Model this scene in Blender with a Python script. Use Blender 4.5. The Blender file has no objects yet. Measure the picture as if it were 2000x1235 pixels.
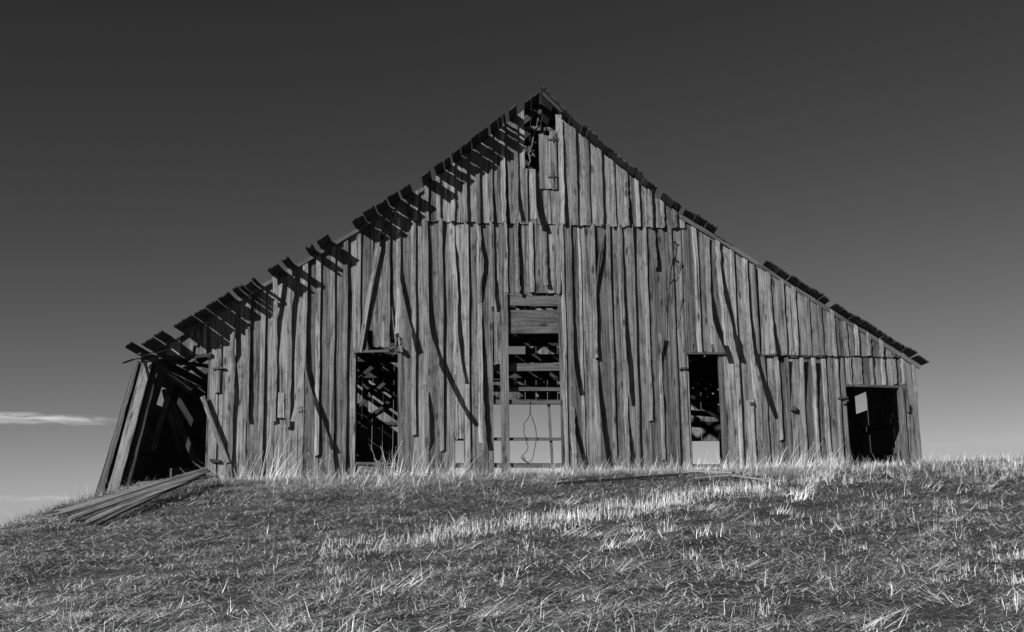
import bpy, math, random
import numpy as np
from mathutils import Vector, Matrix

random.seed(11)
rng = np.random.default_rng(5)
sc = bpy.context.scene
COL = sc.collection
R = math.radians

# ------------------------------------------------------------------ camera
F = 2350.0                       # focal length in pixels of a 2000 px wide frame
PITCH = math.atan(438.0 / F)
CAM = Vector((0.0, -25.0, -1.568))
cd = bpy.data.cameras.new("camera")
cd.sensor_width = 36.0
cd.lens = 36.0 * F / 2000.0
cd.clip_start = 0.1
cd.clip_end = 20000.0
cam = bpy.data.objects.new("camera", cd)
COL.objects.link(cam)
cam.location = CAM
cam.rotation_euler = (math.pi / 2 + PITCH, 0, 0)
sc.camera = cam

# ------------------------------------------------------------------ sky and sun
SUN_D = Vector((0.95, 1.0, -0.68)).normalized()      # direction the light travels
SUN_EL = math.asin(-SUN_D.z)
SUN_AZ = math.atan2(-SUN_D.x, -SUN_D.y)
world = bpy.data.worlds.new("World")
sc.world = world
world.use_nodes = True
wn, wl = world.node_tree.nodes, world.node_tree.links
wn.clear()
wo = wn.new("ShaderNodeOutputWorld")
bg = wn.new("ShaderNodeBackground")
sky = wn.new("ShaderNodeTexSky")
sky.sky_type = 'NISHITA'
sky.sun_disc = False
sky.sun_elevation = SUN_EL
sky.sun_rotation = SUN_AZ
sky.air_density = 0.5
sky.dust_density = 0.6
sky.ozone_density = 1.0
sepc = wn.new("ShaderNodeSeparateColor")             # black and white film behind a red filter
wl.new(sky.outputs[0], sepc.inputs[0])
gam = wn.new("ShaderNodeMath")
gam.operation = 'POWER'
gam.inputs[1].default_value = 1.62                   # steep film curve of the red filter
wl.new(sepc.outputs[0], gam.inputs[0])
exg = wn.new("ShaderNodeMath")
exg.operation = 'MULTIPLY'
exg.inputs[1].default_value = 0.49
shl = wn.new("ShaderNodeMath")                       # shoulder of the film: nothing in the sky goes past white
shl.operation = 'MINIMUM'
shl.inputs[1].default_value = 9.0
wl.new(gam.outputs[0], shl.inputs[0])
wl.new(shl.outputs[0], exg.inputs[0])
wl.new(exg.outputs[0], bg.inputs[0])
bg.inputs[1].default_value = 0.050
wl.new(bg.outputs[0], wo.inputs[0])

sd = bpy.data.lights.new("sun", 'SUN')
sd.energy = 5.0
sd.angle = R(0.5)
sd.color = (1, 1, 1)
sun = bpy.data.objects.new("sun", sd)
COL.objects.link(sun)
sun.rotation_euler = SUN_D.to_track_quat('-Z', 'Y').to_euler()
sun.location = (-20, -20, 20)

sc.view_settings.view_transform = 'Standard'
sc.view_settings.look = 'None'
sc.view_settings.exposure = 1.0
sc.view_settings.gamma = 1.0
sc.view_settings.use_curve_mapping = False
sc.cycles.max_bounces = 6
sc.cycles.diffuse_bounces = 2
sc.cycles.volume_bounces = 1

# ------------------------------------------------------------------ helpers
CP, SP = math.cos(PITCH), math.sin(PITCH)


def px(u, v, Y=0.0):
    """point on the plane y = Y measured off the photograph"""
    a = (u - 1000.0) / F
    b = (617.5 - v) / F
    t = (Y - CAM.y) / (CP - b * SP)
    return Vector((CAM.x + a * t, Y, CAM.z + t * (SP + b * CP)))


def tag(o, label=None, cat=None, group=None, kind=None):
    if label:
        o['label'] = label
    if cat:
        o['category'] = cat
    if group:
        o['group'] = group
    if kind:
        o['kind'] = kind
    return o


def empty(name, loc):
    o = bpy.data.objects.new(name, None)
    COL.objects.link(o)
    o.location = loc
    o.empty_display_size = 0.3
    return o


def mesh_obj(name, verts, faces, mat, parent=None, origin=None, uvs=None, smooth=False):
    """link one mesh; verts in world space, origin moved to `origin`"""
    verts = [Vector(v) for v in verts]
    if origin is None:
        origin = Vector((sum(v.x for v in verts) / len(verts), sum(v.y for v in verts) / len(verts), min(v.z for v in verts)))
    me = bpy.data.meshes.new(name)
    me.from_pydata([tuple(v - origin) for v in verts], [], faces)
    if uvs is not None:
        uvl = me.uv_layers.new(name="UVMap")
        li = np.empty(len(me.loops), dtype=np.int32)
        me.loops.foreach_get("vertex_index", li)
        uvl.data.foreach_set("uv", np.asarray(uvs, dtype=np.float32)[li].ravel())
    if smooth:
        for p in me.polygons:
            p.use_smooth = True
    me.materials.append(mat)
    o = bpy.data.objects.new(name, me)
    COL.objects.link(o)
    if parent is not None:
        o.parent = parent
        o.location = origin - parent.location
    else:
        o.location = origin
    return o


def grid_slab(name, fn, ns, nt, mat, parent=None, width=0.2, length=2.0):
    """board: fn(s, t) -> (front point, back point); a closed slab of ns x nt cells"""
    vs, uv = [], []
    for side in (0, 1):
        for j in range(nt + 1):
            for i in range(ns + 1):
                s, t = i / ns, j / nt
                vs.append(fn(s, t)[side])
                uv.append((s * width + side * 0.37, t * length))
    n1 = (ns + 1) * (nt + 1)
    idx = lambda side, i, j: side * n1 + j * (ns + 1) + i
    fs = []
    for j in range(nt):
        for i in range(ns):
            fs.append((idx(0, i, j), idx(0, i + 1, j), idx(0, i + 1, j + 1), idx(0, i, j + 1)))
            fs.append((idx(1, i, j), idx(1, i, j + 1), idx(1, i + 1, j + 1), idx(1, i + 1, j)))
    for j in range(nt):
        fs.append((idx(0, 0, j), idx(0, 0, j + 1), idx(1, 0, j + 1), idx(1, 0, j)))
        fs.append((idx(0, ns, j), idx(1, ns, j), idx(1, ns, j + 1), idx(0, ns, j + 1)))
    for i in range(ns):
        fs.append((idx(0, i, 0), idx(1, i, 0), idx(1, i + 1, 0), idx(0, i + 1, 0)))
        fs.append((idx(0, i, nt), idx(0, i + 1, nt), idx(1, i + 1, nt), idx(1, i, nt)))
    return mesh_obj(name, vs, fs, mat, parent, uvs=uv)


def beam(name, p0, p1, w, h, mat, parent=None, up=Vector((0, 0, 1)), ns=1, nt=4, rag=0.0, bow=0.0):
    """timber from p0 to p1; w across, h along `up`"""
    p0, p1 = Vector(p0), Vector(p1)
    d = (p1 - p0)
    L = d.length
    d = d / L
    if abs(d.dot(up)) > 0.98:
        up = Vector((0, 1, 0))
    a = d.cross(up).normalized()
    b = a.cross(d).normalized()
    e0 = [random.uniform(-rag, rag) for _ in range(ns + 1)]
    e1 = [random.uniform(-rag, rag) for _ in range(ns + 1)]
    wob = [random.uniform(-0.04, 0.04) * min(w, h) for _ in range(nt + 1)]

    def fn(s, t):
        j = int(round(t * nt))
        i = int(round(s * ns))
        k = e0[i] if j == 0 else (e1[i] if j == nt else 0)
        c = p0 + d * (t * L + k) + a * ((s - 0.5) * w + wob[j]) + b * (bow * math.sin(math.pi * t))
        return c + b * h / 2, c - b * h / 2
    return grid_slab(name, fn, ns, nt, mat, parent, width=w, length=L)


def tube(name, pts, rad, mat, parent=None, k=5):
    pts = [Vector(p) for p in pts]
    vs, fs = [], []
    for i, p in enumerate(pts):
        d = (pts[min(i + 1, len(pts) - 1)] - pts[max(i - 1, 0)]).normalized()
        r_ = rad[i] if isinstance(rad, (list, tuple)) else rad
        up = Vector((0, 1, 0)) if abs(d.y) < 0.9 else Vector((1, 0, 0))
        a = d.cross(up).normalized()
        b = a.cross(d)
        for q in range(k):
            an = 2 * math.pi * q / k
            vs.append(p + a * math.cos(an) * r_ + b * math.sin(an) * r_)
    for i in range(len(pts) - 1):
        for q in range(k):
            fs.append((i * k + q, i * k + (q + 1) % k, (i + 1) * k + (q + 1) % k, (i + 1) * k + q))
    fs.append(tuple(range(k))[::-1])
    fs.append(tuple((len(pts) - 1) * k + q for q in range(k)))
    return mesh_obj(name, vs, fs, mat, parent, smooth=True)


# ------------------------------------------------------------------ materials (a black and white picture: every colour is a grey)
def new_mat(name):
    m = bpy.data.materials.new(name)
    m.use_nodes = True
    nt = m.node_tree
    nt.nodes.clear()
    out = nt.nodes.new("ShaderNodeOutputMaterial")
    b = nt.nodes.new("ShaderNodeBsdfPrincipled")
    nt.links.new(b.outputs[0], out.inputs[0])
    return m, nt, b


def ramp(nt, src, stops):
    n = nt.nodes.new("ShaderNodeValToRGB")
    cr = n.color_ramp
    while len(cr.elements) < len(stops):
        cr.elements.new(0.5)
    for e, (p, c) in zip(cr.elements, stops):
        e.position = p
        e.color = (c, c, c, 1)
    nt.links.new(src, n.inputs[0])
    return n.outputs[0]


def mth(nt, op, a, b=None, clamp=False):
    n = nt.nodes.new("ShaderNodeMath")
    n.operation = op
    n.use_clamp = clamp
    for k, x in enumerate((a, b)):
        if x is None:
            continue
        if isinstance(x, (int, float)):
            n.inputs[k].default_value = x
        else:
            nt.links.new(x, n.inputs[k])
    return n.outputs[0]


def wood_mat(name, dark, light, gain=1.0, bump=0.5, vary=0.45):
    m, nt, b = new_mat(name)
    N, Lk = nt.nodes, nt.links
    uv = N.new("ShaderNodeTexCoord")
    oi = N.new("ShaderNodeObjectInfo")
    off = N.new("ShaderNodeCombineXYZ")
    Lk.new(mth(nt, 'MULTIPLY', oi.outputs['Random'], 61.7), off.inputs[0])
    Lk.new(mth(nt, 'MULTIPLY', oi.outputs['Random'], 173.3), off.inputs[1])
    va = N.new("ShaderNodeVectorMath")
    va.operation = 'ADD'
    Lk.new(uv.outputs['UV'], va.inputs[0])
    Lk.new(off.outputs[0], va.inputs[1])

    def scaled(sx, sy):
        mp = N.new("ShaderNodeVectorMath")
        mp.operation = 'MULTIPLY'
        Lk.new(va.outputs[0], mp.inputs[0])
        mp.inputs[1].default_value = (sx, sy, 1)
        return mp.outputs[0]

    def noise(vec, detail, dist=0.0, rough=0.55):
        n = N.new("ShaderNodeTexNoise")
        n.inputs['Scale'].default_value = 1.0
        n.inputs['Detail'].default_value = detail
        n.inputs['Roughness'].default_value = rough
        n.inputs['Distortion'].default_value = dist
        Lk.new(vec, n.inputs['Vector'])
        return n.outputs[0]
    g1 = noise(scaled(38, 0.9), 5, 0.6)
    g2 = noise(scaled(150, 3.0), 4, 0.2)
    st = noise(scaled(7, 1.1), 5, 0.8, 0.65)
    wk = noise(scaled(16, 16), 4, 0, 0.7)
    g0 = noise(scaled(17, 0.45), 4, 0.9, 0.6)
    blot = noise(scaled(3.5, 2.2), 5, 1.2, 0.7)
    # knots
    vo = N.new("ShaderNodeTexVoronoi")
    vo.inputs['Scale'].default_value = 1.0
    Lk.new(scaled(5.5, 1.7), vo.inputs['Vector'])
    knot = ramp(nt, vo.outputs['Distance'], [(0.0, 0.0), (0.10, 0.05), (0.20, 1.0), (1.0, 1.0)])
    # nail heads and borer holes
    vn = N.new("ShaderNodeTexVoronoi")
    vn.inputs['Scale'].default_value = 1.0
    Lk.new(scaled(15, 6.0), vn.inputs['Vector'])
    nail = ramp(nt, vn.outputs['Distance'], [(0.0, 0.0), (0.06, 0.1), (0.1, 1.0), (1.0, 1.0)])
    crack = ramp(nt, g1, [(0.0, 0.15), (0.34, 0.3), (0.40, 1.0), (1.0, 1.0)])
    s = mth(nt, 'ADD', mth(nt, 'MULTIPLY', g1, 0.55), mth(nt, 'MULTIPLY', st, 0.55))
    s = mth(nt, 'ADD', s, mth(nt, 'MULTIPLY', g2, 0.42))
    s = mth(nt, 'ADD', s, mth(nt, 'MULTIPLY', wk, 0.16))
    s = mth(nt, 'ADD', s, mth(nt, 'MULTIPLY', g0, 0.85))
    s = mth(nt, 'DIVIDE', s, 2.53)
    base = ramp(nt, s, [(0.41, dark), (0.5, dark * 0.45 + light * 0.55), (0.60, light)])
    tone = mth(nt, 'ADD', mth(nt, 'MULTIPLY', oi.outputs['Random'], vary * 2), 1.0 - vary)
    c = mth(nt, 'MULTIPLY', base, tone)
    c = mth(nt, 'MULTIPLY', c, mth(nt, 'ADD', mth(nt, 'MULTIPLY', knot, 0.75), 0.25))
    c = mth(nt, 'MULTIPLY', c, mth(nt, 'ADD', mth(nt, 'MULTIPLY', nail, 0.75), 0.25))
    c = mth(nt, 'MULTIPLY', c, mth(nt, 'ADD', mth(nt, 'MULTIPLY', crack, 0.65), 0.35))
    c = mth(nt, 'MULTIPLY', c, ramp(nt, blot, [(0.30, 0.50), (0.48, 1.0), (1.0, 1.12)]))
    c = mth(nt, 'MULTIPLY', c, gain)
    Lk.new(c, b.inputs['Base Color'])
    b.inputs['Roughness'].default_value = 0.85
    b.inputs['Specular IOR Level'].default_value = 0.2
    bp = N.new("ShaderNodeBump")
    bp.inputs['Strength'].default_value = bump
    bp.inputs['Distance'].default_value = 0.012
    hsum = mth(nt, 'ADD', mth(nt, 'ADD', mth(nt, 'MULTIPLY', g1, 0.9), mth(nt, 'MULTIPLY', g2, 0.5)), mth(nt, 'MULTIPLY', knot, 0.3))
    Lk.new(hsum, bp.inputs['Height'])
    Lk.new(bp.outputs[0], b.inputs['Normal'])
    return m


WOOD = wood_mat("weathered_wood", 0.006, 0.135, 1.0, 1.0, 0.48)
BATTEN = wood_mat("batten_wood", 0.013, 0.165, 1.0, 1.0, 0.48)
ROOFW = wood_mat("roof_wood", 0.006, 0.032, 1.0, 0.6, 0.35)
PALEW = wood_mat("pale_wood", 0.06, 0.22, 1.0, 0.9, 0.05)
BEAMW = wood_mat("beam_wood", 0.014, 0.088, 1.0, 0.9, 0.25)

IRON, _nt, _b = new_mat("rusty_iron")
_b.inputs['Base Color'].default_value = (0.02, 0.02, 0.02, 1)
_b.inputs['Roughness'].default_value = 0.6
_b.inputs['Metallic'].default_value = 0.6


def soil_mat():
    m, nt, b = new_mat("soil_and_moss")
    N, Lk = nt.nodes, nt.links
    tc = N.new("ShaderNodeTexCoord")

    def noise(sc_, d, r=0.6):
        n = N.new("ShaderNodeTexNoise")
        n.inputs['Scale'].default_value = sc_
        n.inputs['Detail'].default_value = d
        n.inputs['Roughness'].default_value = r
        Lk.new(tc.outputs['Object'], n.inputs['Vector'])
        return n.outputs[0]
    a, c, d = noise(0.7, 4), noise(9, 6, 0.7), noise(60, 4, 0.7)
    s = mth(nt, 'ADD', mth(nt, 'ADD', mth(nt, 'MULTIPLY', a, 0.3), mth(nt, 'MULTIPLY', c, 0.35)), mth(nt, 'MULTIPLY', d, 0.35))
    Lk.new(ramp(nt, s, [(0.36, 0.010), (0.5, 0.034), (0.64, 0.095)]), b.inputs['Base Color'])
    b.inputs['Roughness'].default_value = 0.95
    b.inputs['Specular IOR Level'].default_value = 0.1
    bp = N.new("ShaderNodeBump")
    bp.inputs['Strength'].default_value = 0.8
    bp.inputs['Distance'].default_value = 0.05
    Lk.new(mth(nt, 'ADD', c, mth(nt, 'MULTIPLY', d, 0.5)), bp.inputs['Height'])
    Lk.new(bp.outputs[0], b.inputs['Normal'])
    return m


SOIL = soil_mat()


def blade_mat(name, lo, hi):
    m, nt, b = new_mat(name)
    at = nt.nodes.new("ShaderNodeAttribute")
    at.attribute_name = "tint"
    v = mth(nt, 'ADD', mth(nt, 'MULTIPLY', at.outputs['Fac'], hi - lo), lo)
    nt.links.new(v, b.inputs['Base Color'])
    b.inputs['Roughness'].default_value = 0.6
    b.inputs['Specular IOR Level'].default_value = 0.3
    return m


GRASS = blade_mat("short_dark_grass", 0.006, 0.055)
STRAW = blade_mat("dry_straw", 0.03, 0.80)

# ------------------------------------------------------------------ terrain
_wu = [(-400, 1290), (-150, 1120), (0, 1037), (60, 1020), (120, 1000), (180, 972), (250, 954), (300, 949), (415, 938), (600, 936), (800, 933), (950, 929),
       (1100, 925), (1300, 922), (1500, 918), (1700, 914), (1800, 907), (1900, 902), (2000, 897), (2400, 882), (3200, 860)]
_wp = [px(u, v) for u, v in _wu]
_gx = np.array([-400.0, -60.0] + [p.x for p in _wp] + [60.0, 400.0])
_gz = np.array([-9.0, -8.5] + [p.z for p in _wp] + [_wp[-1].z - 0.2, -9.0])
_fx = np.linspace(-60, 60, 2401)
_fz = np.interp(_fx, _gx, _gz)
_k = np.hanning(21)
_k /= _k.sum()
_fz = np.convolve(np.pad(_fz, 10, mode='edge'), _k, 'valid')


def ground_z(x, y):
    x = np.asarray(x, float)
    y = np.asarray(y, float)
    zw = np.where(np.abs(x) < 60, np.interp(x, _fx, _fz), np.interp(x, _gx, _gz))
    zf = zw - 9.0 * (1 - np.exp(0.155 * np.minimum(y, 0) / 9.0))
    back = np.clip((y - 17.0) / 45.0, 0, 1)
    back = back * back * (3 - 2 * back)
    z = zf * (1 - back) + -12.0 * back
    z = np.maximum(z, -12.0)
    near = np.exp(-((x / 25.0) ** 2 + ((y + 8) / 25.0) ** 2))
    bump = (0.030 * np.sin(1.9 * x + 0.7 * y + 1.0) * np.sin(1.3 * y - 0.5 * x) + 0.018 * np.sin(4.1 * x - 2.3 * y) * np.sin(3.7 * y + 1.9 * x + 2)
            + 0.009 * np.sin(11.3 * x + 5.1 * y) * np.sin(9.7 * y - 6.1 * x))
    return z + bump * near * np.clip(-y * 0.5 + 0.25, 0.15, 1)


def axis(dense0, dense1, step, far):
    a = list(np.arange(dense0, dense1 + 1e-6, step))
    s, p = step, dense1
    while p < far:
        s *= 1.25
        p += s
        a.append(p)
    s, p = step, dense0
    while p > -far:
        s *= 1.25
        p -= s
        a.insert(0, p)
    return np.array(a)


ax = axis(-13.0, 13.0, 0.13, 6000)
ay = axis(-19.0, 3.0, 0.11, 6000)
GX, GY = np.meshgrid(ax, ay)
GZ = ground_z(GX, GY)
nx, ny = len(ax), len(ay)
me = bpy.data.meshes.new("ground")
ii = (np.arange(ny - 1)[:, None] * nx + np.arange(nx - 1)[None, :]).ravel()
fa = np.stack([ii, ii + 1, ii + nx + 1, ii + nx], 1)
me.vertices.add(nx * ny)
me.vertices.foreach_set("co", np.stack([GX, GY, GZ], -1).astype(np.float32).ravel())
me.loops.add(fa.size)
me.loops.foreach_set("vertex_index", fa.astype(np.int32).ravel())
me.polygons.add(len(fa))
me.polygons.foreach_set("loop_start", np.arange(0, fa.size, 4, dtype=np.int32))
me.update(calc_edges=True)
me.polygons.foreach_set("use_smooth", np.ones(len(fa), dtype=bool))
me.materials.append(SOIL)
go = bpy.data.objects.new("ground", me)
COL.objects.link(go)
tag(go, kind='structure')


def gz(x, y):
    return float(ground_z(x, y))


# ------------------------------------------------------------------ the barn
barn = empty("barn", Vector((0, 0, 0)))
tag(barn, "weathered board and batten barn with ragged roof edge and collapsing left bay", "barn")
DEPTH = 16.0
PXM = 93.4                        # pixels per metre at the front wall
SUNX = SUN_D.x / SUN_D.y

# roof line along the tops of the front wall boards
LINE = [(262, 706), (299, 684), (420, 612.5), (547, 538), (695, 450), (826, 368), (930, 289), (1027, 215), (1058, 192), (1096, 229), (1247, 356),
        (1295, 397), (1326, 420), (1388, 456.5), (1465, 504), (1500, 530), (1590, 586), (1692, 650), (1800, 718)]
LU = [p[0] for p in LINE]
LV = [p[1] for p in LINE]


def roof_v(u):
    return float(np.interp(u, LU, LV))


RP = [px(u, v) for u, v in LINE]
RX = [p.x for p in RP]
RZ = [p.z for p in RP]


def roof_z(x):
    return float(np.interp(x, RX, RZ))


def lean(u):
    return 0.0165 + 7.76e-5 * (u - 1000)


def ledge_v(u):
    return 431 + (u - 768) * 0.029


def ground_v(u):
    return float(np.interp(u, [p[0] for p in _wu], [p[1] for p in _wu]))


def board(ul, ur, vref, vt, vb, yf=0.0, th=0.025, name="wall_board", mat=None, rag=2.0, nt=5, ns=3, warp=0.006, cup=0.0, tilt=0.0):
    """upright board between pixel columns ul..ur (measured at row vref), from row vt (number or function) to vb"""
    mat = mat or WOOD
    top = [(vt(u) if callable(vt) else vt + random.uniform(-rag, rag) * 0.5) for u in np.linspace(ul, ur, ns + 1)]
    bot = [(vb(u) if callable(vb) else vb) + random.uniform(-rag, rag) for u in np.linspace(ul, ur, ns + 1)]
    wl_ = [random.uniform(-0.5, 0.5) for _ in range(nt + 1)]
    wr_ = [random.uniform(-0.5, 0.5) for _ in range(nt + 1)]
    wy = [random.uniform(-warp, warp) for _ in range(nt + 1)]
    tw = random.uniform(-warp, warp)

    def fn(s, t):
        i, j = int(round(s * ns)), int(round(t * nt))
        u0 = ul + (ur - ul) * s + (wl_[j] * (1 - s) + wr_[j] * s)
        v = bot[i] + (top[i] - bot[i]) * t
        u = u0 + lean(u0) * (v - vref)
        p = px(u, v)
        y = yf + tilt * (1 - t) ** 1.5 + wy[j] + tw * (s - 0.5) + cup * 4 * (s - 0.5) ** 2
        return Vector((p.x, y, p.z)), Vector((p.x, y + th, p.z))
    length = abs(np.mean(bot) - np.mean(top)) / PXM
    return grid_slab(name, fn, ns, nt, mat, barn, width=(ur - ul) / PXM, length=length)


def batten(r, vref, vt, vb, yf=0.0, prof=None, w=8.5, shift=None, rag=2.0):
    """narrow cover strip whose right edge is pixel column r; prof = [(row, shadow width in px)]"""
    if prof is None:
        a, b_, c = [max(3.4, random.gauss(5.4, 1.1)) for _ in range(3)]
        prof = [(0, a), (vref, b_), (1000, c)]
    pv = [p[0] for p in prof]
    pw = [p[1] for p in prof]
    nt = 14 if max(pw) > 9 else 7
    ns = 2
    v0 = vt(r - w / 2) if callable(vt) else vt
    ends = [random.uniform(-rag, rag) for _ in range(3)]
    jit = [random.uniform(-0.9, 0.9) for _ in range(nt + 1)]
    ojit = [random.gauss(0, 0.05) for _ in range(nt + 1)]
    wv = [random.uniform(-0.7, 0.7) for _ in range(nt + 1)]

    def fn(s, t):
        i, j = int(round(s * ns)), int(round(t * nt))
        v = vb + (v0 - vb) * t + (ends[i] if j == 0 else 0)
        if j == nt and callable(vt):
            v = vt(r - w * (1 - s))
        u0 = r - (w + wv[j]) * (1 - s) + jit[j]
        u = u0 + lean(r) * (v - vref) + (np.interp(v, [q[0] for q in shift], [q[1] for q in shift]) if shift else 0)
        sh = float(np.interp(v, pv, pw)) * 1.08 * (1 + ojit[j])
        off = sh / PXM / SUNX
        th = min(off, 0.05) if off < 0.075 else 0.024
        p = px(u, v)
        edge = 0.004 if s in (0, 1) else 0.0
        return Vector((p.x, yf - off + edge, p.z)), Vector((p.x, yf - off + th, p.z))
    length = abs(vb - v0) / PXM
    return grid_slab("batten", fn, ns, nt, BATTEN, barn, width=w / PXM, length=length)


def below(u):
    return ground_v(u) + 14


# --- middle tier, left of the big centre door
ML = [413, 434, 461, 490, 519, 543, 571, 600, 625.5, 654, 679, 695]
YU = -0.045       # upper tiers stand proud of the lower ones
top_m = lambda u: roof_v(u) if u < 768 else ledge_v(u) - 6
for a, b in zip(ML[:-1], ML[1:]):
    a2 = a if a == 413 else a - 3
    b2 = b if b == 695 else b - 5
    vb = below(a) + (0 if random.random() < 0.8 else -12)
    board(a2, b2, 650, lambda u: roof_v(u) + 1, vb)
MLP = {434: (roof_v, 768, [(600, 5), (700, 3), (768, 5)]),
       461: (roof_v, 925, [(560, 8), (630, 9), (690, 11), (701, 10), (705, 2), (725, 3), (745, 8), (770, 9), (820, 7), (870, 6), (925, 10)]),
       490: (roof_v, 822, [(560, 5), (700, 6), (760, 8), (822, 10)]),
       519: (roof_v, 925, [(560, 4), (700, 4.5), (800, 6), (925, 7)]),
       543: (roof_v, 825, [(525, 17), (560, 15), (620, 9), (690, 3.5), (760, 5), (825, 8)]),
       571: (roof_v, 835, [(510, 14), (560, 12), (620, 9), (690, 5), (780, 6), (835, 9)]),
       600: (roof_v, 830, [(490, 6), (600, 6.5), (690, 8), (715, 12), (750, 24), (790, 44), (830, 66)]),
       625.5: (roof_v, 890, [(480, 4), (700, 4.5), (890, 6)]),
       654: (roof_v, 926, [(470, 4), (700, 4), (870, 6), (926, 16)]),
       679: (roof_v, 926, [(460, 5), (600, 7), (700, 5), (840, 5), (926, 9)])}
for r, (vt, vb, pr) in MLP.items():
    sh = [(690, 0), (830, -5)] if r == 600 else None
    batten(r, 650, vt, vb, 0.0, pr, w=9.5 if r in (600, 571) else 8.5, shift=sh)
# short loose pieces nailed on
board(544, 556.5, 790, 768, 817, yf=-0.075, th=0.06, mat=BATTEN, rag=0.6, name="patch_board")
board(582, 590, 800, 794, 806, yf=-0.012, th=0.012, rag=0.5, name="patch_board")
board(613, 621, 900, 890, 935, yf=-0.02, th=0.02, name="patch_board")

# --- above the low doorway, and its sides
AB = [(695, 704), (704, 727), (727, 752), (752, 777)]
board(695, 703, 650, lambda u: roof_v(u) + 1, 689)
board(703, 727.5, 600, lambda u: roof_v(u) + 1, 648, rag=4)
board(703, 718, 660, 646, 685)
board(728, 752, 650, lambda u: roof_v(u) + 1, 678)
board(752, 763.5, 650, lambda u: roof_v(u) + 1, 681)
board(763, 790, 600, lambda u: top_m(u), 664, rag=4)
board(779, 791, 650, 655, 690)
batten(704, 650, roof_v, 688, 0, [(450, 4), (600, 3.5), (690, 3)])
batten(729, 520, lambda u: 442, 530, 0, [(440, 3), (530, 3)], w=4)
batten(762, 650, lambda u: roof_v(u), 681, 0, [(440, 4), (560, 6), (640, 9), (681, 13)])
batten(783, 600, lambda u: ledge_v(u) - 4, 660, 0, [(440, 4), (500, 5), (545, 8), (580, 16), (620, 28), (660, 42)], w=8)
batten(782, 670, 660, 679, 0.01, [(660, 3), (679, 3)], w=4.5)
# the loose batten that has slipped across the boards
pA, pB = px(744, 449), px(703, 688)
beam("batten", pA + Vector((0, -0.13, 0)), pB + Vector((0, -0.05, 0)), 0.085, 0.024, BATTEN, barn, up=Vector((0, -1, 0)), rag=0.02)
beam("batten", px(765, 600) + Vector((0, -0.04, 0)), px(774, 676) + Vector((0, -0.06, 0)), 0.03, 0.02, BATTEN, barn, up=Vector((0, -1, 0)))
beam("patch_board", px(781, 678) + Vector((0, -0.1, 0)), px(786, 690) + Vector((0, -0.1, 0)), 0.06, 0.12, BATTEN, barn, up=Vector((0, -1, 0)))
beam("door_header", px(692, 688) + Vector((0, 0.0, 0)), px(782, 685) + Vector((0, 0.0, 0)), 0.09, 0.05, BEAMW, barn)
beam("door_post", px(694.5, 690) + Vector((0, 0.09, 0)), px(693.0, 915) + Vector((0, 0.09, 0)), 0.05, 0.10, ROOFW, barn, up=Vector((0, 1, 0)))

# --- middle tier between the low doorway and the centre door
MC = [777, 812.5, 838, 866, 892, 917, 942, 966]
for a, b in zip(MC[:-1], MC[1:]):
    a2 = a if a == 777 else a - 4
    b2 = b - 4.5
    vb = below(a)
    if a == 866:
        vb = 0
    if a == 777:
        board(777, 790, 650, 676, below(777))
        board(788, 808, 650, lambda u: ledge_v(u) - 5, below(790))
        continue
    if a == 866:
        board(862, 887.5, 650, lambda u: ledge_v(u) - 5, below(866))
        continue
    if a == 892:
        # broken off low down: daylight shows underneath
        board(889, 904, 650, lambda u: ledge_v(u) - 5, 860, rag=5)
        board(903.5, 912, 650, lambda u: ledge_v(u) - 5, below(905))
        continue
    if a == 942:
        board(938, 962, 650, lambda u: ledge_v(u) - 5, below(945))
        continue
    board(a2, b2, 650, lambda u: ledge_v(u) - 5, vb)
board(964, 976, 560, lambda u: ledge_v(u) - 5, 713, rag=3)
tl = lambda u: ledge_v(u) - 4
batten(812.5, 650, tl, 850, 0, [(440, 4.5), (600, 5), (690, 6.5), (850, 5)])
batten(838, 600, tl, 766, 0, [(440, 5), (480, 7), (560, 8), (610, 9), (650, 18), (690, 34), (730, 58), (766, 88)], w=11, shift=[(440, -2), (600, 0), (766, 4)])
batten(838, 800, 766, 925, 0.0, [(766, 3), (780, 6), (812, 9), (860, 9), (868, 2), (925, 3)], w=7)
batten(866, 650, tl, 880, 0, [(438, 9), (460, 5), (560, 5), (640, 6), (800, 6), (880, 4)])
batten(892, 600, tl, 735, 0, [(440, 2), (480, 2), (500, 7), (520, 5), (600, 6), (640, 8), (680, 13), (735, 24)], w=9, shift=[(440, -3), (500, -1), (560, 3), (735, 3)])
batten(917, 650, tl, 925, 0, [(440, 4), (540, 5), (608, 6), (720, 4.5), (925, 5)])
batten(942, 650, tl, 592, 0, [(440, 5), (470, 6), (490, 12), (503, 15), (520, 13), (560, 8), (592, 3)], w=8)
batten(942, 650, 592, 868, 0, [(592, 3), (640, 5), (700, 8), (760, 11), (830, 15), (868, 19)], w=9)
batten(966, 540, tl, 600, 0, [(440, 5), (520, 5), (560, 8), (600, 12)], w=8)
board(975, 991.5, 600, lambda u: ledge_v(u) - 5, below(985), yf=-0.02, th=0.035, rag=3)
batten(992, 560, tl, 572, -0.02, [(440, 3), (572, 3)], w=6)

# --- above the centre door
for a, b in zip([992, 1016, 1043, 1070], [1016, 1043, 1070, 1096]):
    board(a, b - 1.5, 527, lambda u: ledge_v(u) - 5, 573, yf=-0.005, rag=1.5)
batten(1014, 527, tl, 572, -0.005, [(440, 6), (500, 8), (572, 9)], w=7)
batten(1042, 527, tl, 572, -0.005, [(440, 4), (572, 4)], w=8)
batten(1069, 527, tl, 560, -0.005, [(440, 4), (520, 5), (548, 8), (572, 14)], w=8)
batten(1094, 527, tl, 574, -0.005, [(440, 4), (530, 4), (574, 8)], w=8)

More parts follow.
